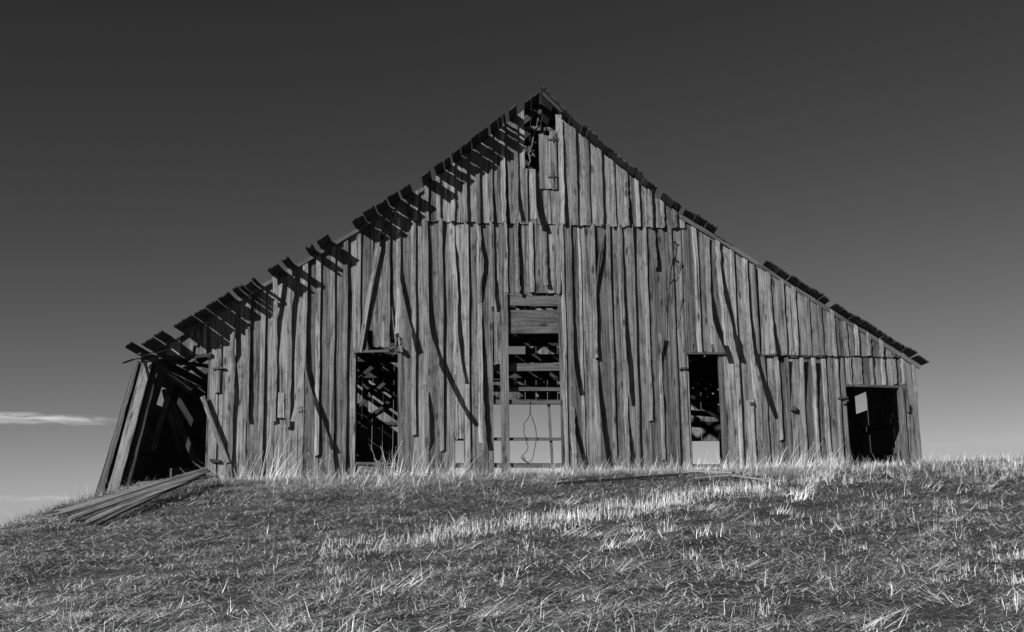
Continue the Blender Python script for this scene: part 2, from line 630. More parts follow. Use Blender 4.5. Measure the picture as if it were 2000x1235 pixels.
# --- middle tier right of the centre door
MR = [1093, 1120, 1138, 1166, 1197, 1221, 1243, 1269, 1287, 1319, 1342]
for a, b in zip(MR[:-1], MR[1:]):
    if a == 1093:
        board(1091, 1116, 650, lambda u: ledge_v(u) - 5, below(1100), yf=-0.012)
        continue
    board(a - 3.5, b - 4 if b < 1342 else 1342, 650, lambda u: ledge_v(u) - 5, below(a) + random.choice((0, 0, -6)))
MRP = {1105: (436, 925, [(436, 3), (925, 3)], 8),
       1120: (None, 760, [(440, 4.5), (560, 5), (620, 5), (680, 8), (720, 13), (760, 19)], 9),
       1138: (None, 920, [(440, 2), (920, 2.5)], 5),
       1166: (None, 700, [(440, 6), (560, 7), (700, 8)], 8),
       1197: (None, 905, [(440, 5), (560, 5), (640, 4), (905, 5)], 8),
       1221: (None, 780, [(440, 4.5), (560, 6), (640, 8), (700, 12), (740, 15), (780, 18)], 9),
       1243: (None, 918, [(438, 9), (470, 5), (640, 5), (918, 5)], 8),
       1269: (None, 824, [(440, 3.5), (824, 4)], 8),
       1287: (None, 525, [(448, 4), (480, 7), (525, 11)], 9),
       1319: (None, 918, [(440, 4.5), (650, 4), (918, 5)], 8),
       1337: (None, 918, [(440, 2.2), (918, 2.2)], 6)}
for r, (vt, vb, pr, w) in MRP.items():
    batten(r, 650, vt if vt else tl, vb, -0.012 if r == 1105 else 0.0, pr, w=w)
batten(1122, 800, 795, 925, 0, [(795, 2), (815, 5), (860, 16), (890, 24), (925, 24)], w=9)
batten(1170, 800, 700, 925, 0, [(700, 3), (760, 9), (820, 15), (885, 22), (925, 20)], w=9)
batten(1226, 800, 770, 925, 0, [(770, 3), (830, 5), (880, 12), (925, 5)], w=8)
batten(1290, 650, 655, 900, 0, [(655, 17), (690, 8), (712, 3), (760, 3), (790, 8), (800, 3), (900, 3)], w=7)
# bowed sliver right of the seventh board
tube("sliver", [px(1182, 456) + Vector((0, -0.02, 0)), px(1171, 500) + Vector((0, -0.10, 0)), px(1165, 560) + Vector((0, -0.05, 0)), px(1164, 600) + Vector((0, -0.02, 0))],
     [0.012, 0.03, 0.03, 0.012], BATTEN, barn)

# --- right doorway: boards above it and to its right
for a, b in [(1342, 1366), (1367, 1389), (1390, 1413)]:
    board(a, b, 650, lambda u: (ledge_v(u) - 5) if u < 1338 else roof_v(u) + 1, 688, yf=-0.005, rag=1.5)
batten(1369, 650, roof_v, 690, 0, [(440, 4), (690, 4.5)])
batten(1391, 600, lambda u: roof_v(u) + 8, 680, 0, [(460, 7), (520, 5), (570, 7), (610, 14), (650, 28), (680, 42)], w=10, shift=[(460, 0), (680, -4)])
batten(1411, 600, lambda u: roof_v(u) + 4, 681, 0, [(475, 7), (520, 6), (560, 12), (600, 20), (640, 29), (681, 40)], w=9, shift=[(480, 0), (681, 2)])
for a, b in [(1411, 1436), (1436, 1458), (1458, 1484)]:
    board(a, b, 650, lambda u: roof_v(u) + 1, below(a))
batten(1440, 650, roof_v, 918, 0, [(440, 4.5), (700, 5), (800, 6), (918, 5)])
batten(1463, 600, lambda u: roof_v(u) + 2, 782, 0, [(500, 4), (600, 6), (650, 9), (700, 18), (740, 30), (782, 45)], w=9)
batten(1473, 820, 782, 915, 0, [(782, 3), (915, 4)], w=15)
batten(1481, 640, roof_v, 693, 0, [(500, 3), (600, 3), (693, 5)], w=6)
beam("door_header", px(1340, 691) + Vector((0, -0.03, 0)), px(1414, 691) + Vector((0, -0.03, 0)), 0.06, 0.04, BEAMW, barn)
beam("door_post", px(1407, 690) + Vector((0, 0.06, 0)), px(1418, 918) + Vector((0, 0.06, 0)), 0.10, 0.10, BEAMW, barn, up=Vector((0, 1, 0)))

# --- right lean-to: upper tier
UR = [1485, 1508, 1533, 1556, 1581, 1605, 1629, 1652, 1673, 1696, 1720, 1743, 1763]
led2 = lambda u: 693 + (u - 1484) * 0.019
for a, b in zip(UR[:-1], UR[1:]):
    a2 = a if a == 1485 else a - 4
    board(a2, b - 4, 640, lambda u: roof_v(u) + 1, lambda u: led2(u), yf=YU, rag=1.2)
board(1759, 1783, 700, lambda u: roof_v(u) + 1, below(1770), yf=YU + 0.01)
for r in UR[1:]:
    pr = [(500, 4), (620, 4.2), (640, 8), (694, 15)] if r == 1508 else [(500, random.uniform(3, 5)), (700, random.uniform(3, 5))]
    batten(r, 640, roof_v, led2(r) + random.uniform(-1, 1.5), YU, pr, w=7.5)
batten(1784, 700, roof_v, 922, YU + 0.01, [(700, 4), (920, 4)], w=7)
batten(1766, 800, 756, 915, YU + 0.01, [(700, 3), (920, 3)], w=7)
board(1783, 1789, 760, 722, below(1790), yf=YU + 0.02, th=0.05)

# --- right lean-to: lower tier
LR = [1485, 1499, 1526, 1544, 1572, 1596, 1618, 1642]
for a, b in zip(LR[:-1], LR[1:]):
    a2 = a if a == 1485 else a - 3
    board(a2, b - 3.5, 800, lambda u: led2(u) - 4, below(a) + random.choice((0, -4)), yf=0.012)
board(1638, 1655, 800, lambda u: led2(u) - 4, below(1640), yf=0.012)
LRP = {1499: [(690, 4), (915, 4)], 1526: [(695, 4), (860, 5)], 1544: [(695, 9), (760, 4), (790, 2), (915, 2.5)], 1572: [(697, 11), (740, 8), (790, 4), (915, 4)],
       1596: [(697, 14), (735, 10), (790, 5), (915, 5)], 1618: [(698, 4), (915, 4)], 1642: [(698, 6), (740, 4), (915, 5)]}
for r, pr in LRP.items():
    batten(r, 800, lambda u: led2(u) + (4 if u < 1525 else 6), 860 if r == 1526 else 915, 0.012, pr, w=8)
AR = [1655, 1662, 1682, 1705, 1728, 1749, 1766]
for a, b in zip(AR[:-1], AR[1:]):
    board(a - 3, b - 3.5, 720, lambda u: led2(u) - 4, lambda u: 751 + (u - 1655) * 0.02, yf=0.0, rag=1)
for r in AR[1:]:
    batten(r, 720, lambda u: led2(u) + 2, 752, 0.0, [(690, 4), (760, 4)], w=7)
beam("door_header", px(1653, 753) + Vector((0, 0.0, 0)), px(1762, 756) + Vector((0, 0.0, 0)), 0.07, 0.05, BEAMW, barn)
beam("ledge_strip", px(1484, 694) + Vector((0, -0.055, 0)), px(1610, 697) + Vector((0, -0.055, 0)), 0.03, 0.02, BEAMW, barn)
beam("door_post", px(1757, 758) + Vector((0, 0.03, 0)), px(1768, 920) + Vector((0, 0.03, 0)), 0.07, 0.10, BEAMW, barn, up=Vector((0, 1, 0)))
# block latches, hinge pegs
beam("latch_block", px(1543.5, 798) + Vector((0, -0.05, 0)), px(1553, 799) + Vector((0, -0.05, 0)), 0.10, 0.09, BEAMW, barn)
beam("latch_block", px(1465, 790) + Vector((0, -0.03, 0)), px(1472, 790) + Vector((0, -0.03, 0)), 0.05, 0.07, ROOFW, barn)
for (u, v, w) in [(1326, 721, 16), (1635, 779, 20), (416, 721, 22)]:
    hp = beam("hinge", px(u, v) + Vector((0, -0.035, 0)), px(u + w, v - 2) + Vector((0, -0.06, 0)), 0.05, 0.04, IRON if u != 416 else BEAMW, barn, rag=0.01)
beam("hinge", px(1643, 787) + Vector((0, -0.05, 0)), px(1655, 783) + Vector((0, -0.09, 0)), 0.03, 0.03, IRON, barn)
beam("latch_block", px(1770, 790) + Vector((0, -0.07, 0)), px(1772, 806) + Vector((0, -0.07, 0)), 0.05, 0.05, BEAMW, barn, up=Vector((0, 1, 0)))

# --- upper gable tier
UL = [770, 798, 817, 838, 861, 889, 913, 938, 963, 988, 1013, 1027]
for a, b in zip(UL[:-1], UL[1:]):
    a2 = a if a == 770 else a - 4
    b2 = b if b == 1027 else b - 4.5
    board(a2, b2, 410, lambda u: roof_v(u) + 1, lambda u: ledge_v(u), yf=YU, rag=1.8)
UP = {798: None, 817: None, 838: None, 861: None, 889: None, 913: None, 938: None, 963: [(300, 4.5), (370, 4.5), (438, 8)], 988: [(280, 4.5), (360, 5), (438, 10)],
      1013: [(230, 4), (350, 4), (380, 6), (420, 14)]}
for r, pr in UP.items():
    batten(r, 410, roof_v, ledge_v(r) + random.uniform(-2, 2) if r != 1013 else 425, YU, pr, w=8)
UU = [1100, 1128, 1152.5, 1177.5, 1202, 1227, 1249, 1273, 1296, 1320, 1336]
for a, b in zip(UU[:-1], UU[1:]):
    board(a - 2, b - 4.5 if b < 1336 else 1336, 410, lambda u: roof_v(u) + 1, lambda u: ledge_v(u), yf=YU, rag=1.2)
for r in UU[1:-1]:
    pr = [(300, 4), (380, 5), (440, 10)] if r == 1227 else None
    batten(r, 410, roof_v, ledge_v(r) + random.uniform(-1.5, 1.5), YU, pr, w=8)
batten(1103, 410, lambda u: roof_v(u) + 4, ledge_v(1103), YU, [(230, 4), (350, 5), (400, 7), (440, 10)], w=9)
# hay door at the peak: loose boards below it, the leaf that hangs beside it
board(1021, 1031, 400, 331, lambda u: ledge_v(u) - 1, yf=YU - 0.01)
board(1035, 1047, 400, 333, lambda u: ledge_v(u) - 3, yf=YU - 0.05, th=0.035, mat=PALEW, warp=0.012, cup=0.008, tilt=-0.27)
board(1028, 1046, 400, 331, lambda u: ledge_v(u), yf=YU + 0.03)
board(1047, 1061, 400, 340, lambda u: ledge_v(u), yf=YU + 0.02)
board(1061, 1075, 400, 330, lambda u: ledge_v(u), yf=YU)
board(1076, 1099, 400, 258, lambda u: ledge_v(u), yf=YU)
board(1085, 1097, 250, 226, 262, yf=YU, rag=4)
hd = empty("hay_door", px(1070, 372))
hd.parent = barn


def flat_board(name, u0, u1, v0, v1, y, th, mat, par, rag=1.0, tilt=0.0):
    e = [[random.uniform(-rag, rag) for _ in range(3)] for _ in range(2)]

    def fn(s, t):
        i, j = int(round(s * 2)), int(round(t * 3))
        v = v1 + (v0 - v1) * t + (e[0][i] if j == 0 else (e[1][i] if j == 3 else 0))
        p = px(u0 + (u1 - u0) * s + lean(u0) * (v - (v0 + v1) / 2), v)
        yy = y + tilt * s
        return Vector((p.x, yy, p.z)), Vector((p.x, yy + th, p.z))
    return grid_slab(name, fn, 2, 3, mat, par, width=(u1 - u0) / PXM, length=(v1 - v0) / PXM)


flat_board("door_board", 1053, 1062.5, 264, 371, YU - 0.04, 0.03, WOOD, hd)
flat_board("door_board", 1063, 1076, 268, 371, YU - 0.042, 0.03, WOOD, hd)
flat_board("door_board", 1076.5, 1087, 262, 372, YU - 0.038, 0.03, WOOD, hd)
for v in (276, 349):
    beam("hinge", px(1070, v) + Vector((0, YU - 0.05, 0)), px(1091, v - 2) + Vector((0, YU - 0.05, 0)), 0.02, 0.03, IRON, hd)
    beam("hinge", px(1080, v - 7) + Vector((0, YU - 0.05, 0)), px(1081, v + 5) + Vector((0, YU - 0.05, 0)), 0.02, 0.03, IRON, hd, up=Vector((0, 1, 0)))
# hay track, crossbar, hanging strap
beam("crossbar", px(1024, 247) + Vector((0, 0.15, 0)), px(1090, 249) + Vector((0, 0.15, 0)), 0.08, 0.09, BEAMW, barn)
beam("hay_track", px(1054, 226) + Vector((0, -0.25, 0)), px(1054, 226) + Vector((0, 4.0, 0)), 0.07, 0.09, BEAMW, barn)
tube("hay_rope", [px(1052, 228), px(1048, 250), px(1043, 262), px(1039, 285), px(1033, 300), px(1036, 315), px(1032, 325)], 0.022, WOOD, barn)
for k in range(9):
    a = px(1032 + random.uniform(0, 9), 285 + random.uniform(0, 26)) + Vector((0, random.uniform(-0.02, 0.06), 0))
    beam("hay_wisp", a, a + Vector((random.uniform(-0.06, 0.06), -0.02, random.uniform(-0.16, 0.05))), 0.03, 0.012, BATTEN, barn)
tube("hay_pulley", [px(1053 + 4 * math.cos(t * 0.7), 243 + 7 * math.sin(t * 0.7)) + Vector((0, -0.02, 0)) for t in range(10)], 0.015, IRON, barn)

# --- left bay: boards over the wide doorway
LB = [(303, 327), (327, 352), (352, 377), (377, 413)]
for a, b in LB:
    board(a, b - 1.0, 690, lambda u: roof_v(u) + 1, 695, rag=1.5)
batten(352, 680, roof_v, 694, 0, [(650, 3), (700, 3)], w=6)
batten(378, 680, roof_v, 694, 0, [(640, 4), (700, 4)], w=7)
batten(404, 680, roof_v, 694, 0, [(620, 4), (700, 4)], w=7)
beam("patch_board", px(383, 666) + Vector((0, -0.03, 0)), px(383, 676) + Vector((0, -0.03, 0)), 0.08, 0.03, BEAMW, barn, up=Vector((0, -1, 0)))
beam("door_header", px(292, 698) + Vector((0, -0.02, 0)), px(414, 694) + Vector((0, -0.02, 0)), 0.10, 0.07, ROOFW, barn, bow=-0.03)
beam("door_post", px(411, 700) + Vector((0, 0.07, 0)), px(404, 935) + Vector((0, 0.07, 0)), 0.09, 0.10, WOOD, barn, up=Vector((0, 1, 0)))
# prop leaning against the wall beside the doorway
beam("brace", px(398, 776) + Vector((0, -0.10, 0)), px(447, 905) + Vector((0, -0.12, 0)), 0.10, 0.04, BATTEN, barn, up=Vector((0, -1, 0)), rag=0.01)
beam("latch_block", px(411, 899) + Vector((0, -0.04, 0)), px(431, 902) + Vector((0, -0.04, 0)), 0.06, 0.06, ROOFW, barn)

# leaning left corner
XB, XT = px(196, 962), px(268, 706)
for (b0, b1, t0, t1, y, th, mat) in [(183, 198, 262, 270, 0.04, 0.05, WOOD), (196, 211, 269, 281, 0.12, 0.05, ROOFW), (208, 229, 279, 299, -0.04, 0.05, WOOD), (227, 246, 299, 311, 0.06, 0.12, ROOFW)]:  # second strip is coloured dark to stand in for the shaded gap
    def fn(s, t, b0=b0, b1=b1, t0=t0, t1=t1, y=y, th=th):
        v = 985 + (707 - 985) * t
        u = (b0 + (b1 - b0) * s) * (1 - t) + (t0 + (t1 - t0) * s) * t + (random.uniform(-0.8, 0.8))
        p = px(u - 4 * (1 - t), v)
        return Vector((p.x, y, p.z)), Vector((p.x, y + th, p.z))
    random.seed(b0)
    grid_slab("corner_board", fn, 1, 12, mat, barn, width=0.22, length=3.0)
random.seed(77)
beam("eave_block", px(268, 704) + Vector((0, -0.03, 0)), px(304, 701) + Vector((0, -0.03, 0)), 0.09, 0.09, BEAMW, barn)

# --- roof: rafters, barge boards and the loose roof boards
PITCHES = [(0, 2), (2, 4), (4, 8), (8, 8)]


def roof_pt(u):
    return px(u, roof_v(u))


SEG = [(262, 547), (547, 826), (826, 1058), (1058, 1326), (1326, 1500), (1500, 1764)]
for y in np.arange(0.28, DEPTH, 1.05):
    for (a, b) in SEG:
        A, B = roof_pt(a), roof_pt(b)
        n = Vector((-(B.z - A.z), 0, B.x - A.x)).normalized()
        o = Vector((0, y, 0)) - n * 0.085
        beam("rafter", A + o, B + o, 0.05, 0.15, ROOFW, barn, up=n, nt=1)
BG = [(300, 420), (421, 546), (547, 694), (695, 826), (1330, 1400), (1400, 1480), (1480, 1590), (1590, 1690), (1690, 1797)]
for k, (a, b) in enumerate(BG):
    A, B = roof_pt(a), roof_pt(b)
    n = Vector((-(B.z - A.z), 0, B.x - A.x)).normalized()
    beam("barge_board", A - n * 0.035 + Vector((0, -0.075, 0)), B - n * 0.035 + Vector((0, -0.075, 0)), 0.035, 0.085, BEAMW, barn, up=n, nt=6)
beam("barge_board", roof_pt(1060) + Vector((0, -0.30, 0.02)), roof_pt(1097) + Vector((0, -0.30, 0.02)), 0.03, 0.06, ROOFW, barn, up=Vector((0.6, 0, 0.8)))

TIPS_L = [(278, 301), (303, 320), None, (339.6, 353), (354, 376), (378, 401), (403, 425.5), (427, 449), None, (456.5, 467), (468, 475), (476.6, 490.5), (493, 498.6), None,
          (524, 545), None, (553, 566), None, (597.7, 611.5), None, (619.7, 642.6), None, (688, 709.5), (711, 733), (735, 756), (758.5, 778.5), None, (783, 803), None,
          (825, 842), None, (850, 866), (868, 879.6), None, (884.7, 900), (902, 921), (922.5, 937.7), (938.8, 955), None, (959, 973), (974.5, 981.6), (984.5, 988.7), None, (996, 1011), None,
          (1027, 1040), (1041, 1056)]
TIPS_R = [(1059, 1089), (1090, 1110), None, (1113, 1133), (1135.5, 1143.5), (1146, 1164.5), (1166, 1188), (1189, 1203), (1204.3, 1219.7), (1221, 1236), (1237.5, 1255),
          (1256.5, 1272.7), (1273, 1281), None, (1293, 1313.5), (1314.6, 1329), None, (1337, 1357.7), (1358.6, 1380), (1381, 1400), None,
          (1496, 1522), (1523, 1543), (1544, 1563), (1563.8, 1584), (1584.6, 1606), (1607, 1620), None, (1630, 1647.6), (1648.5, 1666), (1666.6, 1686), (1686.6, 1707), (1707.5, 1728),
          (1728.5, 1748), (1749.5, 1769), (1770.5, 1788), (1790.5, 1812)]
OVER = 0.64


def roof_board(ua, ub, y0, y1, rag, lift=0.0, split=False, seedy=0):
    A, B = roof_pt(ua), roof_pt(ub)
    n = Vector((-(B.z - A.z), 0, B.x - A.x)).normalized()
    ns = 5
    e0 = [random.uniform(-rag, rag) for _ in range(ns + 1)]
    if split:
        e0[2] += 0.14
        e0[3] += 0.10
    e1 = [random.uniform(-0.03, 0.03) for _ in range(ns + 1)]
    nt = 5
    dn = [random.uniform(0, 0.012) for _ in range(nt + 1)]
    cup = random.uniform(-0.012, 0.02)
    yaw = random.uniform(-0.012, 0.012)
    tipl = random.uniform(-0.01, 0.03) + lift
    t = (B - A).normalized()

    def fn(s, q):
        i, j = int(round(s * ns)), int(round(q * nt))
        y = y0 + (y1 - y0) * (q ** 1.6) + (e0[i] if j == 0 else (e1[i] if j == nt else 0))
        p = A + (B - A) * s + t * (yaw * (y - y0)) + n * (0.012 + dn[j] + cup * (2 * s - 1) ** 2 + (tipl if j == 0 else 0))
        p = p + Vector((0, y, 0))
        return p + n * 0.026, p
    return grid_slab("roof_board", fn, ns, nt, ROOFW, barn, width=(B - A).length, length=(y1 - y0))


def lay(tips):
    prev = None
    rows = []
    for k, t in enumerate(tips):
        if t is None:
            continue
        sc_ = 1 + (OVER if tips is TIPS_L else 0.46) / 25.0
        a, b = 1000 + (t[0] - 1000) / sc_, 1000 + (t[1] - 1000) / sc_
        if prev is not None and a - prev > 8:
            # bare stretch: boards start a little way back from the edge
            m = max(1, int(round((a - prev) / 19)))
            for q in range(m):
                w = (a - prev) / m
                rows.append((prev + q * w + 1, prev + (q + 1) * w - 1, True))
        rows.append((a, b, False))
        prev = b
    return rows


for side, tips in (('L', TIPS_L), ('R', TIPS_R)):
    for (a, b, bare) in lay(tips):
        y0 = -(OVER if side == 'L' else 0.46) + random.uniform(-0.06, 0.05)
        if side == 'L' and a > 1020:
            y0 = -0.42
        if bare:
            y0 = random.uniform(0.35, 0.9)
        cuts = [y0, random.uniform(3.4, 5.2), random.uniform(9.0, 11.5), DEPTH + 0.35]
        if side == 'L' and a < 336 and not bare:
            cuts[1] = 2.3
        for q in range(3):
            miss = {('L', 0): 0.0, ('L', 1): 0.36, ('L', 2): 0.30, ('R', 0): 0.0, ('R', 1): 0.08, ('R', 2): 0.06}[(side, q)]
            if bare and q == 0:
                miss = 0.4
            if random.random() < miss:
                continue
            wd = 1.1 if (side == 'R' and q) else 0.0        # tight further back on the sound slope
            roof_board(a - wd, b + wd, cuts[q] + (0.02 if q else 0) + (1.9 if q == 1 and cuts[1] == 2.3 else 0), cuts[q + 1], 0.035 if q == 0 else 0.05, split=(q == 0 and abs(a - 604) < 10))
# the cap at the ridge
A, B = roof_pt(1058), roof_pt(1090)
n = Vector((-(B.z - A.z), 0, B.x - A.x)).normalized()
beam("ridge_board", A + n * 0.055 + Vector((-0.02, -0.5, 0.03)), A + n * 0.055 + Vector((-0.02, DEPTH, 0.03)), 0.10, 0.03, ROOFW, barn, up=n)
beam("ridge_board", roof_pt(1072) + n * 0.055 + Vector((0, -0.48, 0.02)), roof_pt(1072) + n * 0.055 + Vector((0, 4.5, 0.02)), 0.36, 0.03, ROOFW, barn, up=n, ns=4, rag=0.03)
# loose ends at the left eave
beam("roof_board", px(250, 673, -0.45) + Vector((0, 0, 0)), px(288, 695, -0.1), 0.20, 0.028, ROOFW, barn, up=Vector((-0.55, -0.1, 0.83)), ns=4, rag=0.02)
beam("roof_board", px(240, 709, -0.5), px(300, 688, 0.2), 0.05, 0.04, BEAMW, barn, rag=0.02)
beam("eave_plate", px(296, 700) + Vector((0.05, -0.05, 0)), px(296, 700) + Vector((0.05, DEPTH, 0.0)), 0.12, 0.14, BEAMW, barn)

# --- frame of the front wall seen in the doorways
G = [(560, 1120, 586, 0.24, 0.10, 0.06), (560, 1120, 627, 0.52, 0.16, 0.05)]
beam("girt", px(985, 586) + Vector((0, 0.07, 0)), px(1100, 588) + Vector((0, 0.07, 0)), 0.07, 0.22, BEAMW, barn)
beam("girt", px(975, 628) + Vector((0, 0.12, 0)), px(1110, 627) + Vector((0, 0.12, 0)), 0.14, 0.50, BEAMW, barn, ns=2, nt=6)
beam("girt", px(960, 716) + Vector((0, 0.2, 0)), px(1120, 714) + Vector((0, 0.2, 0)), 0.06, 0.16, BEAMW, barn)
beam("girt", px(955, 757) + Vector((0, 0.24, 0)), px(1110, 758) + Vector((0, 0.24, 0)), 0.06, 0.08, BEAMW, barn)
beam("girt", px(800, 784) + Vector((0, 0.11, 0)), px(1340, 785) + Vector((0, 0.11, 0)), 0.12, 0.09, BEAMW, barn)
beam("girt", px(786, 857) + Vector((0, 0.11, 0)), px(1342, 857) + Vector((0, 0.11, 0)), 0.08, 0.06, BEAMW, barn)
beam("sill", px(690, 908) + Vector((0, 0.12, 0)), px(1345, 909) + Vector((0, 0.12, 0)), 0.14, 0.09, BEAMW, barn)
beam("sill", px(1335, 909) + Vector((0, 0.12, 0)), px(1660, 910) + Vector((0, 0.12, 0)), 0.14, 0.06, BEAMW, barn)
beam("door_post", px(1072, 786) + Vector((0, 0.16, 0)), px(1080, 916) + Vector((0, 0.16, 0)), 0.06, 0.06, BEAMW, barn, up=Vector((0, 1, 0)))
beam("sill", px(695, 905) + Vector((0, 0.06, 0)), px(777, 906) + Vector((0, 0.06, 0)), 0.10, 0.05, WOOD, barn)
beam("doorstep", px(700, 917) + Vector((0, -0.05, 0)), px(762, 920) + Vector((0, -0.05, 0)), 0.20, 0.14, WOOD, barn)
beam("girt", px(1414, 694) + Vector((0, 0.09, 0)), px(1660, 697) + Vector((0, 0.09, 0)), 0.06, 0.12, BEAMW, barn)
beam("girt", px(413, 720) + Vector((0, 0.09, 0)), px(692, 715) + Vector((0, 0.09, 0)), 0.06, 0.12, BEAMW, barn)
beam("girt", px(775, 560) + Vector((0, 0.09, 0)), px(990, 560) + Vector((0, 0.09, 0)), 0.06, 0.12, BEAMW, barn)
beam("girt", px(1100, 560) + Vector((0, 0.09, 0)), px(1480, 560) + Vector((0, 0.09, 0)), 0.06, 0.12, BEAMW, barn)
beam("girt", px(780, 440) + Vector((0, 0.09, 0)), px(1330, 446) + Vector((0, 0.09, 0)), 0.08, 0.14, BEAMW, barn)

# --- bents inside: posts, tie beams, purlins
for y in (3.2, 6.4, 9.6, 12.8):
    for x in (-4.6, -2.0, 2.0, 4.12):
        zt = roof_z(x) - 0.22
        zb = gz(x, 0.0) - 0.1
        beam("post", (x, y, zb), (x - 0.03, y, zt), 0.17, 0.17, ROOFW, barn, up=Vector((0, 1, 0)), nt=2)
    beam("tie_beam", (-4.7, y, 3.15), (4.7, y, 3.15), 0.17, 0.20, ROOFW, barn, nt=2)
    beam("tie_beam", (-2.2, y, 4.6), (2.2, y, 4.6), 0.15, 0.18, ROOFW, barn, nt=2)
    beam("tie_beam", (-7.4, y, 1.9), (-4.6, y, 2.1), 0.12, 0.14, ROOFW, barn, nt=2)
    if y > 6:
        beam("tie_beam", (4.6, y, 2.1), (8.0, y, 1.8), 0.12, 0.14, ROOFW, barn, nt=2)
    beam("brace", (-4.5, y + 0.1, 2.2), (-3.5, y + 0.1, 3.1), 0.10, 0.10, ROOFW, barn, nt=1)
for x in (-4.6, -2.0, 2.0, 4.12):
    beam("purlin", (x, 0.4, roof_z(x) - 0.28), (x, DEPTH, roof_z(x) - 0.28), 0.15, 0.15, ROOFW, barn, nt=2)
# props in the left bay
beam("brace", px(322, 762, 0.9), px(330, 830, 2.2) + Vector((0.5, 0.4, -1.6)), 0.12, 0.08, BEAMW, barn)
beam("brace", px(330, 772, 1.1), px(386, 912, 1.1), 0.13, 0.08, ROOFW, barn, up=Vector((0, -1, 0)))
beam("brace", px(329, 772, 0.9), px(300, 880, 0.9), 0.11, 0.08, BEAMW, barn, up=Vector((0, -1, 0)))
beam("brace", px(342, 770, 2.2), px(420, 900, 2.2), 0.13, 0.08, ROOFW, barn, up=Vector((0, -1, 0)))

beam("broken_rafter", px(300, 706, 0.35), px(372, 764, 0.9), 0.06, 0.12, BEAMW, barn, rag=0.03)
beam("broken_rafter", px(352, 700, 0.5), px(414, 748, 1.3), 0.05, 0.10, BEAMW, barn, rag=0.03)
beam("broken_rafter", px(330, 706, 0.2), px(412, 716, 0.6), 0.05, 0.08, ROOFW, barn, rag=0.03)
beam("roof_board", px(286, 694, -0.2), px(330, 708, 0.5), 0.16, 0.026, ROOFW, barn, up=Vector((-0.4, -0.2, 0.85)), ns=4, rag=0.05)
beam("eave_splinter", px(262, 700, -0.3), px(330, 683, 0.0), 0.05, 0.03, BATTEN, barn, rag=0.03)
beam("roof_board", px(272, 690, -0.35), px(318, 700, 0.25), 0.10, 0.024, BEAMW, barn, up=Vector((-0.4, -0.2, 0.85)), ns=3, rag=0.05)

# --- side walls and rear wall
XL0, ZL0 = px(200, 966).x, -0.75
XL1, ZL1 = px(285, 704).x, px(285, 704).z


def side_board(y0, y1, xb, zb, xt, zt, z0, z1, mat=WOOD):
    """upright board of a side wall between depths y0..y1 and heights z0..z1"""
    def at(z):
        return xb + (xt - xb) * (z - zb) / (zt - zb)

    def fn(s, t):
        y = y0 + (y1 - y0) * s
        z = z0 + (z1 - z0) * t
        return Vector((at(z), y, z)), Vector((at(z) + 0.025, y, z))
    return grid_slab("wall_board", fn, 1, 2, mat, barn, width=y1 - y0, length=abs(z1 - z0))


XR0, XR1 = px(1803, 905).x - 0.06, px(1786, 712).x - 0.06
ZR1 = px(1786, 712).z
y = 0.14
while y < DEPTH:
    w = random.uniform(0.42, 0.52)
    gap = random.choice((0.001, 0.001, 0.001, 0.006))
    if 1.1 < y < 1.75:
        side_board(y, y + w - gap, XL0, ZL0, XL1, ZL1, ZL0 - 0.4, 1.38)
        side_board(y, y + w - gap, XL0, ZL0, XL1, ZL1, 1.78, ZL1)
    else:
        side_board(y, y + w - gap, XL0, ZL0, XL1, ZL1, ZL0 - 0.4, ZL1)
    if 2.95 < y < 4.0:
        side_board(y, y + w - 0.001, XR0, 0, XR1, ZR1, -0.25, 1.46)
        side_board(y, y + w - 0.001, XR0, 0, XR1, ZR1, 1.90, ZR1 + 0.05)
    else:
        side_board(y, y + w - 0.001, XR0, 0, XR1, ZR1, -0.25, ZR1)
    y += w
for z in (0.35, 1.0):
    xx = XR0 + (XR1 - XR0) * z / ZR1 - 0.06
    beam("girt", (xx, 0.2, z), (xx, DEPTH - 0.1, z), 0.06, 0.13, BEAMW, barn)
    xx = XL0 + (XL1 - XL0) * (z - ZL0) / (ZL1 - ZL0) + 0.07
    beam("girt", (xx, 0.2, z), (xx, DEPTH - 0.1, z), 0.06, 0.12, BEAMW, barn)
beam("brace", px(1752, 905, 0.6) + Vector((0, 0, -0.1)), px(1760, 870, 0.5), 0.09, 0.06, BEAMW, barn)

YB = DEPTH + 0.05


def fpx(u, v):
    return px(u, v, YB)


op_c0, op_c1, op_ct = fpx(800, 786).x, fpx(1118, 786).x, fpx(1000, 786).z
op_r0, op_r1, op_rt = fpx(1330, 862).x, fpx(1405, 862).x, fpx(1370, 862).z
w0, w1 = fpx(985, 692), fpx(1026, 666)


def rear(x0, x1, z0, z1):
    z0a, z0b = (z0(x0), z0(x1)) if callable(z0) else (z0, z0)
    z1a, z1b = (z1(x0), z1(x1)) if callable(z1) else (z1, z1)

    def fn(s, t):
        zb = z0a + (z0b - z0a) * s
        zt = z1a + (z1b - z1a) * s
        p = Vector((x0 + (x1 - x0) * s, YB, zb + (zt - zb) * t))
        return p, p + Vector((0, 0.025, 0))
    return grid_slab("wall_board", fn, 1, 3, WOOD, barn, width=x1 - x0, length=3)


